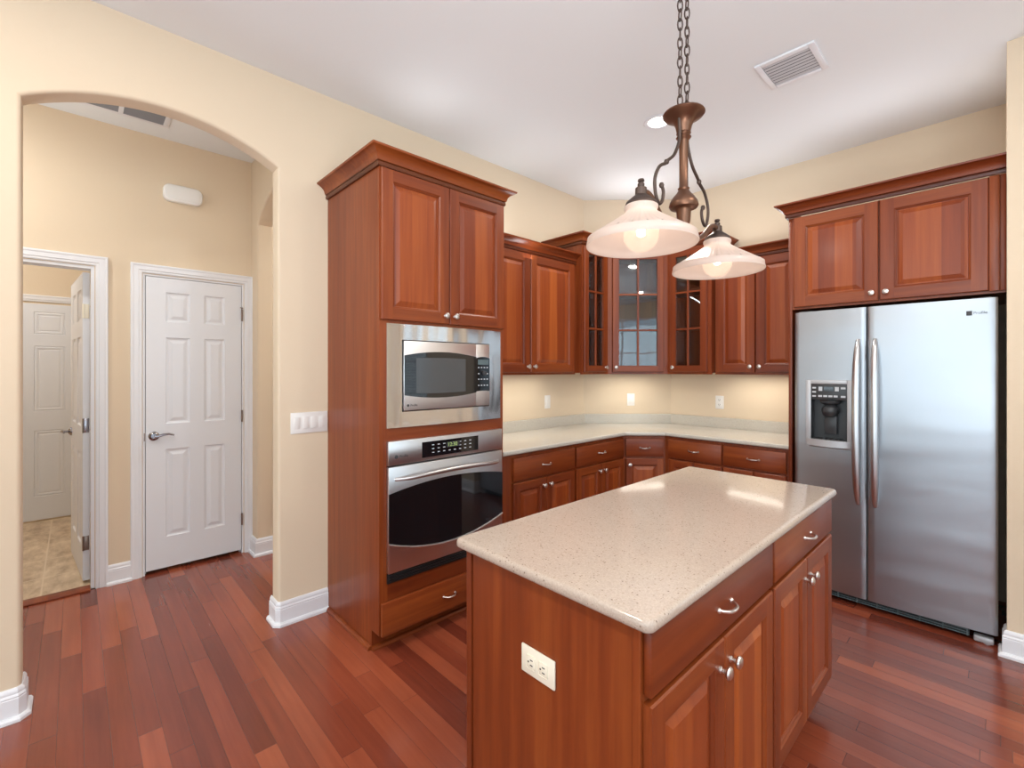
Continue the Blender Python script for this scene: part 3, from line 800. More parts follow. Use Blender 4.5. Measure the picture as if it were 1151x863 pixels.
b.prism([(0.001, K0), (KX, K0), (KX, K1), (-K1, -KX), (K2, -KX), (K2, -0.001), (0.587, -0.001), (0.001, -0.587)], Z1 + 0.03, Z1 + 0.034)
b.build('crown_molding', ['wood_h', 'wood_dark'], cc, smooth=30)

# ---- base cabinets
def base_cab(label, loc, rz, W, D, drawers, doors, stiles=()):
    r = thing('base_cabinet', label, 'cabinet', loc, rz)
    b = MB(); b.box((0, 0, 0.10), (W, D, 0.8835)); b.box((0, 0.06, 0), (W, D, 0.10)); b.build('carcass', 'wood_v', r, smooth=0, weld=False)
    for (x0, x1) in drawers: add_drawer(r, x0, 0.714, x1, 0.860)
    for (x0, x1, kx) in doors: add_door(r, x0, 0.118, x1, 0.698, (kx, 0.530), 0.052)
    return r
x = -2.2175
base_cab('cherry base cabinet with one drawer and two doors, next to the wall oven', (0.62, x, 0), R90, 0.714, 0.619, [(0.096, 0.706)], [(0.096, 0.399, 0.272), (0.403, 0.706, 0.030)])
base_cab('cherry base cabinet with one drawer and two doors, beside the corner base cabinet', (0.62, -1.503, 0), R90, 0.640, 0.619, [(0.012, 0.622)], [(0.012, 0.315, 0.272), (0.319, 0.622, 0.030)])
cb_ = thing('base_cabinet', 'narrow diagonal cherry base cabinet in the corner, one drawer over one door', 'cabinet', (0.62, -0.8620, 0), R45)
LD = math.hypot(0.242, 0.242)
mi = (Matrix.Translation((0.62, -0.862, 0)) @ Matrix.Rotation(R45, 4, 'Z')).inverted()
fp = [(mi @ Vector((px, py, 0))).to_2d() for px, py in ((0.001, -0.8615), (0.62, -0.8615), (0.8615, -0.62), (0.8615, -0.001), (0.587, -0.001), (0.001, -0.587))]
b = MB(); b.prism(fp, 0.10, 0.8835)
fp2 = [(mi @ Vector((px, py, 0))).to_2d() for px, py in ((0.001, -0.8615), (0.56, -0.8615), (0.8015, -0.62), (0.8615, -0.56), (0.8615, -0.001), (0.587, -0.001), (0.001, -0.587))]
b.prism(fp2, 0, 0.10); b.build('carcass', 'wood_v', cb_, smooth=0, weld=False)
add_drawer(cb_, 0.018, 0.714, LD - 0.018, 0.860); add_door(cb_, 0.018, 0.118, LD - 0.018, 0.698, (0.030, 0.530), 0.052)
base_cab('cherry base cabinet with drawer, right of the diagonal corner base cabinet', (0.8625, -0.62, 0), 0, 0.466, 0.619, [(0.034, 0.460)], [(0.034, 0.245, 0.180), (0.249, 0.460, 0.030)])
base_cab('cherry base cabinet with drawer, against the refrigerator side panel', (1.3295, -0.62, 0), 0, 0.442, 0.619, [(0.008, 0.424)], [(0.008, 0.214, 0.176), (0.218, 0.424, 0.030)])

# ---- perimeter countertop with backsplash
ct = thing('countertop', 'pale speckled quartz countertop running around the kitchen corner', 'countertop', (0, 0, 0.884))
b = MB()
b.prism([(0.001, -2.2170), (0.648, -2.2170), (0.648, -0.874), (0.874, -0.648), (1.7715, -0.648), (1.7715, -0.001), (0.5865, -0.001), (0.001, -0.5865)], 0.0, 0.030, bev=0.010, edges=[1, 2, 3])
b.build('slab', 'quartz_back', ct)
b = MB(); b.sweep([(0.001, -2.2168), (0.001, -0.5863), (0.5863, -0.001), (1.7713, -0.001)], [(0, 0.0305), (0.020, 0.0305), (0.020, 0.116), (0.017, 0.119), (0, 0.119)])
b.build('backsplash', 'quartz_back', ct, smooth=20)

# ------------------------------------------------------------------ microwave
def lens(b, x0, x1, zt, zb, bt, bb, y, m, n=24, thick=0.002):
    """panel with bowed top and bottom edges"""
    top = [(x0 + (x1 - x0) * i / n, y, zt + bt * (1 - (2 * i / n - 1) ** 2)) for i in range(n + 1)]
    bot = [(x0 + (x1 - x0) * i / n, y, zb - bb * (1 - (2 * i / n - 1) ** 2)) for i in range(n + 1)]
    for i in range(n):
        b.quad([bot[i], bot[i + 1], top[i + 1], top[i]], m)
        for A in (top, bot):
            b.quad([A[i], A[i + 1], (A[i + 1][0], y + thick, A[i + 1][2]), (A[i][0], y + thick, A[i][2])], m)
    for A, B in ((top[0], bot[0]), (top[-1], bot[-1])): b.quad([A, B, (B[0], y + thick, B[2]), (A[0], y + thick, A[2])], m)
mw = thing('microwave', 'built-in stainless microwave in the tall cabinet above the wall oven', 'microwave', (0.641, -3.0445, 0), R90)
b = MB()
X0, X1, ZB, ZT = 0.038, 0.802, 1.127, 1.656
I0, I1, J0, J1 = 0.122, 0.709, 1.206, 1.576
def bowed_frame():
    b = MB(); n = 16
    def bow(u): return -0.004 - 0.012 * (1 - (2 * (u - X0) / (X1 - X0) - 1) ** 2)
    cols = [X0 + (X1 - X0) * i / n for i in range(n + 1)] + [I0, I1]; cols = sorted(set(cols))
    rows = [ZB, J0, J1, ZT]
    for i in range(len(cols) - 1):
        for j in range(3):
            a, c_ = cols[i], cols[i + 1]
            if j == 1 and a >= I0 - 1e-6 and c_ <= I1 + 1e-6: continue
            b.quad([(a, bow(a), rows[j]), (c_, bow(c_), rows[j]), (c_, bow(c_), rows[j + 1]), (a, bow(a), rows[j + 1])])
    for z in (ZB, ZT):
        for a, c_ in zip(cols, cols[1:]): b.quad([(a, bow(a), z), (c_, bow(c_), z), (c_, 0, z), (a, 0, z)])
    for a in (X0, X1): b.quad([(a, bow(a), ZB), (a, 0, ZB), (a, 0, ZT), (a, bow(a), ZT)])
    for a in (I0, I1): b.quad([(a, bow(a), J0), (a, 0, J0), (a, 0, J1), (a, bow(a), J1)])
    for z in (J0, J1): b.quad([(I0, bow(I0), z), (I1, bow(I1), z), (I1, 0, z), (I0, 0, z)])
    return b
bowed_frame().build('trim_frame', 'steel_bowed', mw, smooth=30)
b = MB(); b.box((I0 + 0.001, 0.002, J0 + 0.001), (I1 - 0.001, 0.40, J1 - 0.001)); b.build('body', 'black', mw, smooth=0)
G0, G1, H0, H1 = I0 + 0.006, I1 - 0.006, J0 + 0.005, J1 - 0.005
CS = 0.600
b = MB(); b.box((G0, -0.020, H0), (CS - 0.001, 0.0015, H1), bev=0.003); md = b.build('door', 'steel_satin', mw)
b = MB()
lens(b, G0 + 0.001, CS - 0.0015, 1.496, 1.291, 0.022, 0.020, -0.0222, 0); b.build('window', 'black_glass', md, smooth=0)
b = MB(); lens(b, 0.196, 0.520, 1.482, 1.300, 0.004, 0.004, -0.0232, 0, thick=0.0005); b.build('screen', 'screen_mesh', md, smooth=0)
b = MB(); b.box((CS + 0.001, -0.018, H0), (G1, 0.0015, H1), bev=0.003); mp = b.build('control_panel', 'steel_satin', mw)
b = MB(); lens(b, CS + 0.002, G1 - 0.001, 1.490, 1.296, 0.008, -0.003, -0.0195, 0); b.build('panel_glass', 'black_glass', mp, smooth=0)
b = MB(); b.box((CS + 0.012, -0.0205, 1.452), (G1 - 0.010, -0.0196, 1.482)); b.build('display', 'grille', mp, smooth=0)
for r_ in range(4):
    for c_ in range(4):
        if r_ == 1 and c_ in (1, 2): continue
        z = 1.435 - r_ * 0.036 - (0.0 if r_ < 2 else -0.004); xx_ = CS + 0.018 + c_ * 0.0215
        b = MB(); b.box((xx_ - 0.005, -0.0206, z - 0.003), (xx_ + 0.005, -0.0196, z + 0.003)); b.build('key', 'label_ink', mp, smooth=0)
b = MB(); b.lathe([(0.013, -0.0196), (0.013, -0.030), (0.010, -0.033), (0, -0.033)], (CS + 0.058, 0, 1.402), 'y', 20); b.build('dial', 'charcoal', mp)
b = MB(); b.lathe([(0.007, -0.0201), (0.007, -0.0212), (0, -0.0212)], (G0 + 0.022, 0, 1.238), 'y', 16); b.build('emblem', 'dark_ink', md)
text('logo', 'Profile', 0.016, 'dark_ink', md, (G0 + 0.036, -0.0204, 1.233))

# ------------------------------------------------------------------ wall oven
ov = thing('wall_oven', 'stainless wall oven with black glass door below the microwave', 'oven', (0.641, -3.0445, 0), R90)
b = MB(); b.box((0.055, 0.002, 0.372), (0.770, 0.53, 1.045)); b.build('body', 'black', ov, smooth=0)
b = MB(); b.box((X0, -0.022, 0.940), (0.800, 0.0, 1.063), bev=0.004); cp = b.build('control_panel', 'steel_h', ov)
b = MB(); b.box((0.232, -0.0235, 0.958), (0.612, -0.0221, 1.040), bev=0.0005); b.build('display', 'black_glass', cp, smooth=0); dp = cp
for r_ in range(3):
    for c_ in range(8):
        if 3 <= c_ <= 4 and r_ < 2: continue
        xx_ = 0.300 + c_ * 0.036; z = 1.020 - r_ * 0.020
        b = MB(); b.box((xx_ - 0.007, -0.0244, z - 0.0022), (xx_ + 0.007, -0.0236, z + 0.0022)); b.build('key', 'label_ink', cp, smooth=0)
b = MB(); b.box((0.388, -0.0244, 0.996), (0.478, -0.0236, 1.027)); b.build('clock_screen', 'charcoal', dp, smooth=0)
text('clock_digits', '12:30', 0.030, 'lcd', dp, (0.394, -0.0246, 1.001))
b = MB(); b.lathe([(0.010, -0.0221), (0.010, -0.0235), (0, -0.0235)], (0.082, 0, 0.982), 'y', 18); b.build('emblem', 'dark_ink', cp)
text('logo', 'Profile', 0.019, 'dark_ink', cp, (0.100, -0.0226, 0.976))
b = MB(); b.box((X0, -0.024, 0.402), (0.800, -0.001, 0.934), bev=0.004); od = b.build('door', 'steel_h', ov)
b = MB(); lens(b, X0 + 0.0005, 0.7995, 0.800, 0.556, 0.037, 0.070, -0.0262, 0); b.build('window', 'black_glass', od, smooth=0)
b = MB()
n = 24
for i in range(n):      # polished lip under the glass
    pass
lip = [(X0 + 0.002 + (0.796 - X0) * i / n, -0.0262, 0.556 - 0.005 - 0.072 * (1 - (2 * i / n - 1) ** 2)) for i in range(n + 1)]
b.tube(lip, 0.0055, 8); b.build('window_lip', 'steel_bright', od)
b = MB()
pts = []; rs = []
for i in range(25):
    a = -1 + 2 * i / 24
    pts.append((0.419 + a * 0.345, -0.024 - 0.052 * (1 - abs(a) ** 7), 0.870 + 0.016 * (1 - a * a))); rs.append(0.009 + 0.004 * (1 - a * a))
b.tube(pts, rs, 14); b.build('handle', 'steel_bright', od)
b = MB(); b.box((X0, -0.014, 0.350), (0.800, -0.001, 0.399), bev=0.003)
for i in range(3): b.box((X0 + 0.01, -0.019, 0.356 + i * 0.014), (0.79, -0.0135, 0.363 + i * 0.014), bev=0.001)
b.build('vent', 'black', ov)

# ------------------------------------------------------------------ refrigerator
fr = thing('refrigerator', 'stainless side-by-side refrigerator with ice dispenser', 'refrigerator', (1.829, -0.74, 0), 0)
FW = 0.916
b = MB(); b.box((0.006, 0.085, 0.03), (FW - 0.006, 0.70, 1.775), bev=0.004); b.build('body', 'dark_side', fr)
def bowed_door(x0, x1, z0, z1, hole=None):
    """door with a gently bowed front, optional recess hole"""
    b = MB(); n = 14
    xs = sorted(set([x0 + (x1 - x0) * i / n for i in range(n + 1)] + (list(hole[:2]) if hole else [])))
    zs = [z0, z1] if not hole else [z0, hole[2], hole[3], z1]
    def fy(u):
        a = 2 * (u - 0) / FW - 1
        e = min(u - x0, x1 - u)
        return 0.020 * a * a + (0.006 * (1 - min(e, 0.012) / 0.012) ** 2)
    xs = sorted(set(xs + [x0 + 0.004, x0 + 0.012, x1 - 0.004, x1 - 0.012]))
    for a, c_ in zip(xs, xs[1:]):
        for j in range(len(zs) - 1):
            if hole and j == 1 and a >= hole[0] - 1e-6 and c_ <= hole[1] + 1e-6: continue
            b.quad([(a, fy(a), zs[j]), (c_, fy(c_), zs[j]), (c_, fy(c_), zs[j + 1]), (a, fy(a), zs[j + 1])])
        for z in (z0, z1): b.quad([(a, fy(a), z), (c_, fy(c_), z), (c_, 0.078, z), (a, 0.078, z)], 1)
    for u in (x0, x1): b.quad([(u, fy(u), z0), (u, 0.078, z0), (u, 0.078, z1), (u, fy(u), z1)], 1)
    b.quad([(x0, 0.078, z0), (x1, 0.078, z0), (x1, 0.078, z1), (x0, 0.078, z1)], 1)
    if hole:
        h0, h1, v0, v1 = hole
        for u in (h0, h1): b.quad([(u, fy(u), v0), (u, 0.078, v0), (u, 0.078, v1), (u, fy(u), v1)], 1)
        for z in (v0, v1): b.quad([(h0, fy(h0), z), (h1, fy(h1), z), (h1, 0.078, z), (h0, 0.078, z)], 1)
    return b
HL = (0.094, 0.288, 0.985, 1.335)
fl = bowed_door(0.0, 0.376, 0.062, 1.793, HL).build('freezer_door', ['steel_fridge', 'grey_plastic'], fr, smooth=50)
frd = bowed_door(0.384, FW, 0.062, 1.793).build('door', ['steel_fridge', 'grey_plastic'], fr, smooth=50)
def bar_handle(parent, x, side):
    b = MB(); n = 40; rows = []
    z0, z1 = 0.622, 1.600
    pts = []; rs = []
    for i in range(n + 1):
        a = -1 + 2 * i / n
        pts.append((x + side * 0.004 * (1 - a * a), 0.004 - 0.058 * (1 - abs(a) ** 4) ** 0.8, (z0 + z1) / 2 + a * (z1 - z0) / 2))
        rs.append(0.011 + 0.0085 * (1 - a ** 6))
    b.tube(pts, rs, 14)
    for z in (z0 + 0.10, z1 - 0.10): b.box((x - 0.008, -0.030, z - 0.02), (x + 0.008, 0.004, z + 0.02), bev=0.003)
    return b.build('handle', 'steel_bright', parent)
bar_handle(fl, 0.340, -1); bar_handle(frd, 0.420, 1)
# dispenser
ds = MB()
o0, o1, p0, p1 = 0.066, 0.316, 0.935, 1.358
h0, h1, v0, v1 = 0.096, 0.286, 0.987, 1.333
def fyb(u): a = 2 * u / FW - 1; return 0.020 * a * a
for (x0, z0, x1, z1) in ((o0, p0, h0, p1), (h1, p0, o1, p1), (h0, v1, h1, p1)): ds.box((x0, fyb((x0 + x1) / 2) - 0.014, z0), (x1, fyb((x0 + x1) / 2) + 0.004, z1), bev=0.004)
n = 12
for i in range(n):   # bulging drip-tray lip
    a0, a1 = h0 - 0.02 + (h1 - h0 + 0.04) * i / n, h0 - 0.02 + (h1 - h0 + 0.04) * (i + 1) / n
    bl = lambda u: 0.036 * (1 - (2 * (u - o0) / (o1 - o0) - 1) ** 2) + 0.012
    ds.quad([(a0, fyb(a0) - bl(a0), p0 + 0.012), (a1, fyb(a1) - bl(a1), p0 + 0.012), (a1, fyb(a1) - bl(a1), v0), (a0, fyb(a0) - bl(a0), v0)])
    ds.quad([(a0, fyb(a0) - bl(a0), v0), (a1, fyb(a1) - bl(a1), v0), (a1, 0.02, v0), (a0, 0.02, v0)])
    ds.quad([(a0, fyb(a0) - bl(a0), p0 + 0.012), (a1, fyb(a1) - bl(a1), p0 + 0.012), (a1, fyb(a1) + 0.001, p0), (a0, fyb(a0) + 0.001, p0)])
dsp = ds.build('dispenser', 'grey_plastic', fr, smooth=30)
b = MB()
b.quad([(h0, 0.076, v0), (h1, 0.076, v0), (h1, 0.076, v1), (h0, 0.076, v1)])
for u in (h0, h1): b.quad([(u, 0.0, v0), (u, 0.076, v0), (u, 0.076, v1), (u, 0.0, v1)])
for z in (v0 + 0.001, v1): b.quad([(h0, -0.004, z), (h1, -0.004, z), (h1, 0.076, z), (h0, 0.076, z)])
for i in range(7): b.box((h0 + 0.01 + i * 0.026, 0.0, v0 + 0.002), (h0 + 0.022 + i * 0.026, 0.06, v0 + 0.006))
b.lathe([(0.055, 1.232), (0.052, 1.215), (0.030, 1.205), (0.026, 1.19)], (0.192, 0.030, 0), 'z', 20)
b.build('recess', 'charcoal', dsp, smooth=30)
b = MB(); b.lathe([(0.030, 1.198), (0.042, 1.185), (0.045, 1.165), (0.038, 1.140), (0.026, 1.130), (0, 1.130)], (0.192, 0.026, 0), 'z', 20)
b.box((0.160, 0.040, 1.02), (0.224, 0.050, 1.14), bev=0.004); b.build('paddle', 'charcoal', dsp)
b = MB(); b.box((h0 + 0.0005, -0.004, 1.235), (h1 - 0.0005, 0.030, v1 - 0.0005), bev=0.002); b.build('control_panel', 'charcoal', dsp); kp = dsp
b = MB(); b.box((0.166, -0.0052, 1.290), (0.216, -0.0041, 1.316)); b.build('display', 'black_glass', kp, smooth=0)
BT = [(0.104, 0.124, z - 0.005, z + 0.005) for z in (1.257, 1.283, 1.309)] + [(0.254, 0.278, z - 0.006, z + 0.006) for z in (1.257, 1.309)]
BT += [(0.136 + i * 0.027, 0.157 + i * 0.027, 1.252, 1.264) for i in range(4)] + [(u, u + 0.020, 1.290, 1.316) for u in (0.138, 0.224)]
for x0, x1, z0, z1 in BT:
    b = MB(); b.box((x0, -0.0056, z0), (x1, -0.0041, z1), bev=0.0004); b.build('button', 'button', kp, smooth=0)
b = MB(); b.box((0.800, fyb(0.81) - 0.0012, 1.706), (0.822, fyb(0.81) + 0.001, 1.730), bev=0.0004); b.build('emblem', 'dark_ink', frd)
text('logo', 'Profile', 0.020, 'dark_ink', frd, (0.826, fyb(0.85) - 0.0010, 1.712))
b = MB(); b.box((0.010, 0.040, 0.018), (FW - 0.105, 0.084, 0.058), 0)
for i in range(3): b.box((0.010, 0.030, 0.021 + i * 0.013), (FW - 0.105, 0.040, 0.026 + i * 0.013), 1)
for i in range(9): b.box((0.04 + i * 0.095, 0.028, 0.019), (0.046 + i * 0.095, 0.040, 0.057), 1)
b.build('base_grille', ['black', 'grille'], fr, smooth=0, weld=False)
for x0 in (0.02, FW - 0.09):
    b = MB(); b.box((x0, 0.022, 0.004), (x0 + 0.075, 0.070, 0.036), bev=0.008); b.lathe([(0.014, 0.0), (0.014, 0.006), (0.010, 0.02)], (x0 + 0.05, 0.04, 0.0), 'z', 14); b.build('foot', 'grey_plastic', fr)
for x0 in (0.02, FW - 0.10):
    b = MB(); b.box((x0, 0.03, 1.7755), (x0 + 0.08, 0.16, 1.800), bev=0.006); b.build('hinge_cover', 'charcoal', fr)

# ------------------------------------------------------------------ island
isl = thing('kitchen_island', 'cherry kitchen island with drawers and doors in the middle of the kitchen', 'island', (2.241, -3.280, 0), R90)
IW, ID = 1.480, 0.583
b = MB(); b.box((0.004, 0.0, 0.10), (IW, ID - 0.004, 0.8835), 0); b.box((0.004, 0.06, 0), (IW, ID - 0.004, 0.10), 0)
b.build('carcass', 'wood_v', isl, smooth=0, weld=False)
b = MB()   # end panel facing the camera, with corner stiles
b.box((0.0, 0.022, 0.0), (0.0038, ID - 0.020, 0.8832), 0); b.box((-0.006, 0.0, 0.10), (0.0038, 0.019, 0.8832), 0, 0.002); b.box((-0.006, ID - 0.017, 0.0), (0.0038, ID + 0.004, 0.8832), 0, 0.002)
b.build('end_panel', 'wood_v', isl, smooth=0, weld=False)
add_drawer(isl, 0.004, 0.738, 0.744, 0.874); add_drawer(isl, 0.762, 0.738, IW - 0.002, 0.874)
for x0, x1, kx in ((0.004, 0.372, 0.338), (0.376, 0.744, 0.030), (0.762, 1.118, 0.326), (1.122, IW - 0.002, 0.030)):
    add_door(isl, x0, 0.118, x1, 0.722, (kx, 0.535), 0.058)
cr = 0.022; outl = []
for (cx_, cy_, a0) in ((1.618 + cr, -3.306 + cr, PI), (2.277 - cr, -3.306 + cr, 1.5 * PI), (2.277 - cr, -1.776 - cr, 0), (1.618 + cr, -1.776 - cr, 0.5 * PI)):
    for i in range(6): a = a0 + PI / 2 * i / 5; outl.append((cx_ + cr * math.cos(a), cy_ + cr * math.sin(a)))
b = MB(); b.prism(outl, 0.8838, 0.914, bev=0.012)
tag(b.build('island_countertop', 'quartz', smooth=60), 'speckled beige quartz slab lying on the kitchen island', 'countertop')

# ------------------------------------------------------------------ outlets and switches
def outlet(label, loc, rz, kind, mat='plate', horiz=False, group=None):
    r = thing('wall_outlet' if kind == 'duplex' else 'wall_switch', label, 'outlet' if kind == 'duplex' else 'switch', loc, rz)
    rot = (0, R90, 0) if horiz else (0, 0, 0)
    b = MB(); b.box((-0.036, -0.006, -0.058), (0.036, 0, 0.058), bev=0.003); b.build('plate', mat, r, rot=rot)
    if kind == 'duplex':
        for s in (-1, 1):
            b = MB(); b.box((-0.017, -0.0085, s * 0.021 - 0.015), (0.017, -0.0055, s * 0.021 + 0.015), bev=0.003); sk = b.build('socket', mat, r, rot=rot)
            b = MB()
            for q in (-0.0065, 0.0065): b.box((q - 0.0013, -0.0089, s * 0.021 - 0.002), (q + 0.0013, -0.0083, s * 0.021 + 0.007))
            b.lathe([(0.0025, -0.0083), (0.0025, -0.0089), (0, -0.0089)], (0, 0, s * 0.021 - 0.008), 'y', 10)
            b.build('slot', 'slot', sk, smooth=0)
    else:
        b = MB(); b.box((-0.0165, -0.0095, -0.033), (0.0165, -0.0055, 0.033), bev=0.002); b.build('rocker', mat, r, rot=rot)
    return r
outlet('white rocker switch on the wall under the left wall cabinet', (0.0005, -1.108, 1.140), R90, 'rocker')
outlet('white rocker switch on the diagonal corner wall under the glass cabinet', (0.3168, -0.2692, 1.138), R45, 'rocker')
outlet('white duplex outlet on the back wall under the right wall cabinet', (1.047, -0.0005, 1.136), 0, 'duplex')
outlet('ivory duplex outlet set sideways in the island end panel', (1.947, -3.2806, 0.668), 0, 'duplex', 'ivory', True)
sw = thing('wall_switch', 'white four-gang rocker switch plate on the wall left of the oven cabinet', 'switch', (0.0005, -3.152, 1.118), R90)
b = MB(); b.box((-0.104, -0.006, -0.060), (0.104, 0, 0.060), bev=0.003); b.build('plate', 'plate', sw)
for i in range(4):
    b = MB(); xx_ = -0.069 + i * 0.046; b.box((xx_ - 0.0165, -0.0095, -0.034), (xx_ + 0.0165, -0.0055, 0.034), bev=0.002); b.build('rocker', 'plate', sw, rot=((0.07, -0.07, -0.07, 0.07)[i], 0, 0))

# door chime on the hall wall
ch = thing('door_chime', 'white rounded box mounted high on the hall wall above the closed door', 'chime', (-1.2995, -3.575, 2.672), R90)
def pill(hx, hz, r, n=8):
    o_ = []
    for cx_, cz_, a0 in ((hx - r, hz - r, 0), (-hx + r, hz - r, 90), (-hx + r, -hz + r, 180), (hx - r, -hz + r, 270)):
        for i in range(n + 1): a = math.radians(a0 + 90 * i / n); o_.append((cx_ + r * math.cos(a), cz_ + r * math.sin(a)))
    return o_
TIP = Matrix.Rotation(R90, 4, 'X')
def tipped(pts, d0, d1, bev):
    q = MB(); q.prism(pts, d0, d1, 0, bev); w_ = MB(); w_.merge(q.bm, 0, TIP); q.bm.free(); return w_
tipped(pill(0.116, 0.060, 0.042), 0.0, 0.048, 0.012).build('cover', 'plate', ch, smooth=40)
tipped(pill(0.098, 0.044, 0.032), 0.048, 0.053, 0.003).build('face', 'plate', ch, smooth=40)

# ------------------------------------------------------------------ ceiling vents and downlight
def vent(name, label, x0, y0, x1, y1, n, along, split=None, mat='vent_grey'):
    r = thing(name, label, 'vent', ((x0 + x1) / 2, (y0 + y1) / 2, CEIL)); cx_, cy_ = (x0 + x1) / 2, (y0 + y1) / 2
    hx, hy = (x1 - x0) / 2, (y1 - y0) / 2; w = 0.030
    b = MB()
    for (a0, c0, a1, c1) in ((-hx, -hy, -hx + w, hy), (hx - w, -hy, hx, hy), (-hx + w, -hy, hx - w, -hy + w), (-hx + w, hy - w, hx - w, hy)): b.box((a0, c0, -0.012), (a1, c1, -0.0005), bev=0.003)
    if split: b.box((-hx + w, split - cy_ - 0.012, -0.012), (hx - w, split - cy_ + 0.012, -0.0005))
    b.build('frame', 'white', r)
    b = MB(); b.box((-hx + w, -hy + w, -0.003), (hx - w, hy - w, -0.0006)); b.build('backing', 'vent_dark', r, smooth=0)
    b = MB()
    for i in range(n):
        if along == 'x':
            c_ = -hy + w + (2 * (hy - w)) * (i + 0.5) / n; s = (hy - w) / n * 0.40
            b.quad([(-hx + w, c_ - s, -0.004), (hx - w, c_ - s, -0.004), (hx - w, c_ + s, -0.011), (-hx + w, c_ + s, -0.011)])
        else:
            c_ = -hx + w + (2 * (hx - w)) * (i + 0.5) / n; s = (hx - w) / n * 0.75
            b.quad([(c_ - s, -hy + w, -0.011), (c_ - s, hy - w, -0.011), (c_ + s, hy - w, -0.004), (c_ + s, -hy + w, -0.004)])
    b.build('louvre', mat, r, smooth=0)
vent('ceiling_vent', 'square white ceiling vent with grey louvres above the refrigerator side', 1.843, -1.490, 2.122, -1.204, 8, 'x')
vent('ceiling_vent', 'large return air grille in the hall ceiling seen through the arch', -1.085, -4.75, -0.50, -3.685, 24, 'y', split=-3.93, mat='vent_hall')
dl = thing('downlight', 'lit recessed ceiling light half hidden behind the pendant', 'light', (1.208, -1.353, CEIL))
b = MB(); b.open = True
b.lathe([(0.066, -0.0004), (0.092, -0.0006), (0.094, -0.004), (0.088, -0.007), (0.068, -0.004), (0.066, -0.0004)], (0, 0, 0), 'z', 32); b.build('trim_ring', 'white', dl)
b = MB(); b.lathe([(0.066, -0.0015), (0.03, -0.003), (0.0, -0.0035)], (0, 0, 0), 'z', 32); b.build('lens', 'can_lens', dl)

# ------------------------------------------------------------------ pendant over the island
PX, PY = 1.955, -2.515
pd = thing('pendant_light', 'two-shade bronze pendant lamp hanging on chains over the island', 'light', (PX, PY, CEIL))
def lz(b, prof, c=(0, 0), m=0, seg=28, **k): b.lathe([(r, z - CEIL) for r, z in prof], (c[0], c[1], 0), 'z', seg, m, **k)
b = MB(); lz(b, [(0.072, 3.0495), (0.072, 3.040), (0.060, 3.026), (0.030, 3.016), (0.010, 3.010), (0, 3.010)]); b.build('canopy', 'bronze', pd)
for s in (-1, 1):
    b = MB()
    z = 2.376; i = 0
    px_, py_ = 0.0, s * 0.027
    while z < 3.005:
        pts = []
        for k in range(14):
            a = 2 * PI * k / 14; u = 0.0085 * math.cos(a); v = 0.0225 * math.sin(a) * (1.0 if abs(math.sin(a)) < 0.9 else 0.98)
            ang = (R45 if i % 2 == 0 else -R45) + 0.25 * math.sin(i * 1.7 + s)
            pts.append((px_ + u * math.cos(ang), py_ + u * math.sin(ang), z + 0.0225 + v - CEIL))
        b.tube(pts, 0.0027, 6, closed=True); z += 0.0345; i += 1
    b.build('chain', 'bronze_dark', pd)
b = MB(); lz(b, [(0.0, 2.384), (0.018, 2.384), (0.024, 2.378), (0.054, 2.370), (0.072, 2.363), (0.0745, 2.358), (0.068, 2.350), (0.050, 2.341), (0.036, 2.330), (0.029, 2.314), (0.024, 2.292), (0.022, 2.288), (0.0, 2.288)]); b.build('bell_cap', 'bronze', pd, smooth=50)
b = MB(); lz(b, [(0.0, 2.296), (0.020, 2.296), (0.026, 2.288), (0.020, 2.280), (0.027, 2.273), (0.020, 2.264), (0.0160, 2.260), (0.0152, 2.16), (0.0158, 2.092), (0.021, 2.086), (0.018, 2.080), (0.024, 2.070), (0.038, 2.054), (0.049, 2.036), (0.052, 2.022), (0.047, 2.014), (0.030, 2.012), (0.026, 2.006), (0.023, 1.965), (0.018, 1.945), (0.010, 1.935), (0.0, 1.933)])
b.build('stem', 'bronze', pd, smooth=50)
SP = 0.292
def catmull(P, n=8):
    P = [Vector(p) for p in P]; out = []
    for i in range(len(P) - 1):
        p0, p1, p2, p3 = P[max(i - 1, 0)], P[i], P[i + 1], P[min(i + 2, len(P) - 1)]
        for k in range(n):
            u = k / n
            out.append(0.5 * ((2 * p1) + (-p0 + p2) * u + (2 * p0 - 5 * p1 + 4 * p2 - p3) * u * u + (-p0 + 3 * p1 - 3 * p2 + p3) * u ** 3))
    out.append(P[-1]); return out
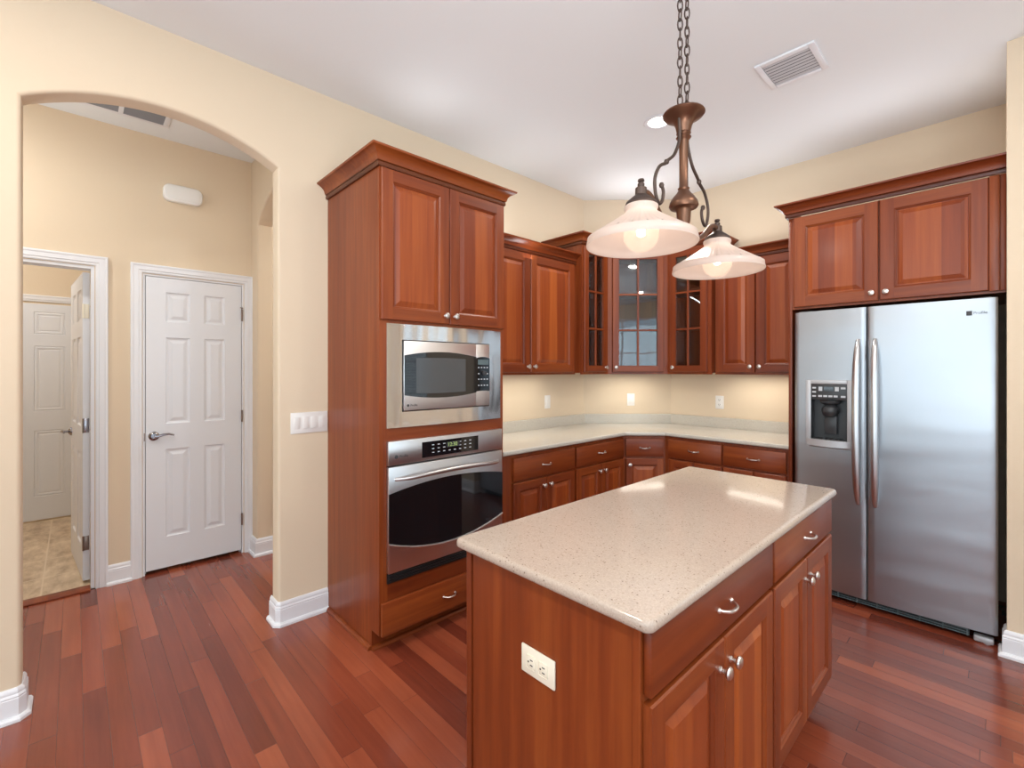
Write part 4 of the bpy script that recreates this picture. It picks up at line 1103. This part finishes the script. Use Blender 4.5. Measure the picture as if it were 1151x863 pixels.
for s in (-1, 1):
    b = MB()
    # scroll wire from the collar out to the arm, with a small curl
    P = [(0, s * 0.034, 2.335), (0, s * 0.030, 2.29), (0, s * 0.034, 2.25), (0, s * 0.070, 2.19), (0, s * 0.120, 2.152), (0, s * 0.130, 2.140), (0, s * 0.175, 2.115), (0, s * 0.205, 2.065), (0, s * 0.200, 2.015), (0, s * 0.178, 1.988), (0, s * 0.155, 2.005), (0, s * 0.148, 2.035), (0, s * 0.158, 2.055)]
    b.tube([(p.x, p.y, p.z - CEIL) for p in catmull(P, 6)], 0.0058, 8)
    b.lathe([(0, 0.009), (0.006, 0.008), (0.009, 0), (0.006, -0.008), (0, -0.009)], (0, s * 0.160, 2.055 - CEIL), 'z', 10)
    b.lathe([(0, 0.009), (0.007, 0.007), (0.009, 0), (0.007, -0.007), (0, -0.009)], (0, s * 0.126, 2.146 - CEIL), 'z', 10)
    b.build('scroll', 'bronze_dark', pd, smooth=50)
    b = MB()
    P = [(0, s * 0.012, 1.965), (0, s * 0.05, 1.930), (0, s * 0.11, 1.925), (0, s * 0.17, 1.950), (0, s * 0.225, 1.992), (0, s * 0.26, 2.003), (0, s * SP, 1.995)]
    b.tube([(p.x, p.y, p.z - CEIL) for p in catmull(P, 6)], 0.0105, 10); b.build('arm', 'bronze', pd, smooth=50)
    def dz(prof, k): return [(r, z + k) for r, z in prof]
    b = MB(); lz(b, dz([(0.0, 2.055), (0.009, 2.055), (0.011, 2.049), (0.007, 2.045), (0.011, 2.040), (0.011, 2.034), (0.009, 2.030), (0.018, 2.026), (0.019, 2.004), (0.024, 2.000), (0.034, 1.992), (0.048, 1.980), (0.050, 1.972), (0.0, 1.972)], -0.017), (0, s * SP)); so = b.build('socket_cap', 'bronze_dark', pd, smooth=40)
    b = MB(); b.open = True
    lz(b, [(0.047, 1.954), (0.0525, 1.950), (0.0530, 1.943), (0.0485, 1.936), (0.052, 1.927), (0.082, 1.906), (0.120, 1.882), (0.150, 1.863), (0.166, 1.854)], (0, s * SP), seg=288, rib=0.010, nrib=60)
    lz(b, [(0.166, 1.854), (0.172, 1.850), (0.1735, 1.838), (0.176, 1.828), (0.1745, 1.824), (0.170, 1.827), (0.168, 1.838), (0.160, 1.851), (0.120, 1.877), (0.082, 1.900), (0.050, 1.922), (0.044, 1.934), (0.044, 1.951), (0.047, 1.954)], (0, s * SP), seg=144)
    b.build('shade', 'shade', so, smooth=60)
    b = MB()
    prof = [(0.014, 1.952), (0.016, 1.935), (0.024, 1.915)] + [(0.056 * math.cos(a), 1.858 + 0.056 * math.sin(a)) for a in [math.radians(60 - 150 * i / 14) for i in range(15)]]
    prof[-1] = (0.0, 1.802)
    lz(b, prof, (0, s * SP), seg=28); b.build('bulb', 'bulb', so, smooth=60)
    b = MB(); lz(b, [(0.0, 1.882), (0.010, 1.880), (0.014, 1.868), (0.012, 1.856), (0.0, 1.850)], (0, s * SP), seg=16); b.build('filament', 'glow', so)
    d = bpy.data.lights.new('pendant_lamp', 'POINT'); d.energy = 0.95; d.color = (1.0, 0.90, 0.80); d.shadow_soft_size = 0.03
    lo = bpy.data.objects.new('pendant_lamp', d); COL.objects.link(lo); lo.location = (PX, PY + s * SP, 1.862)
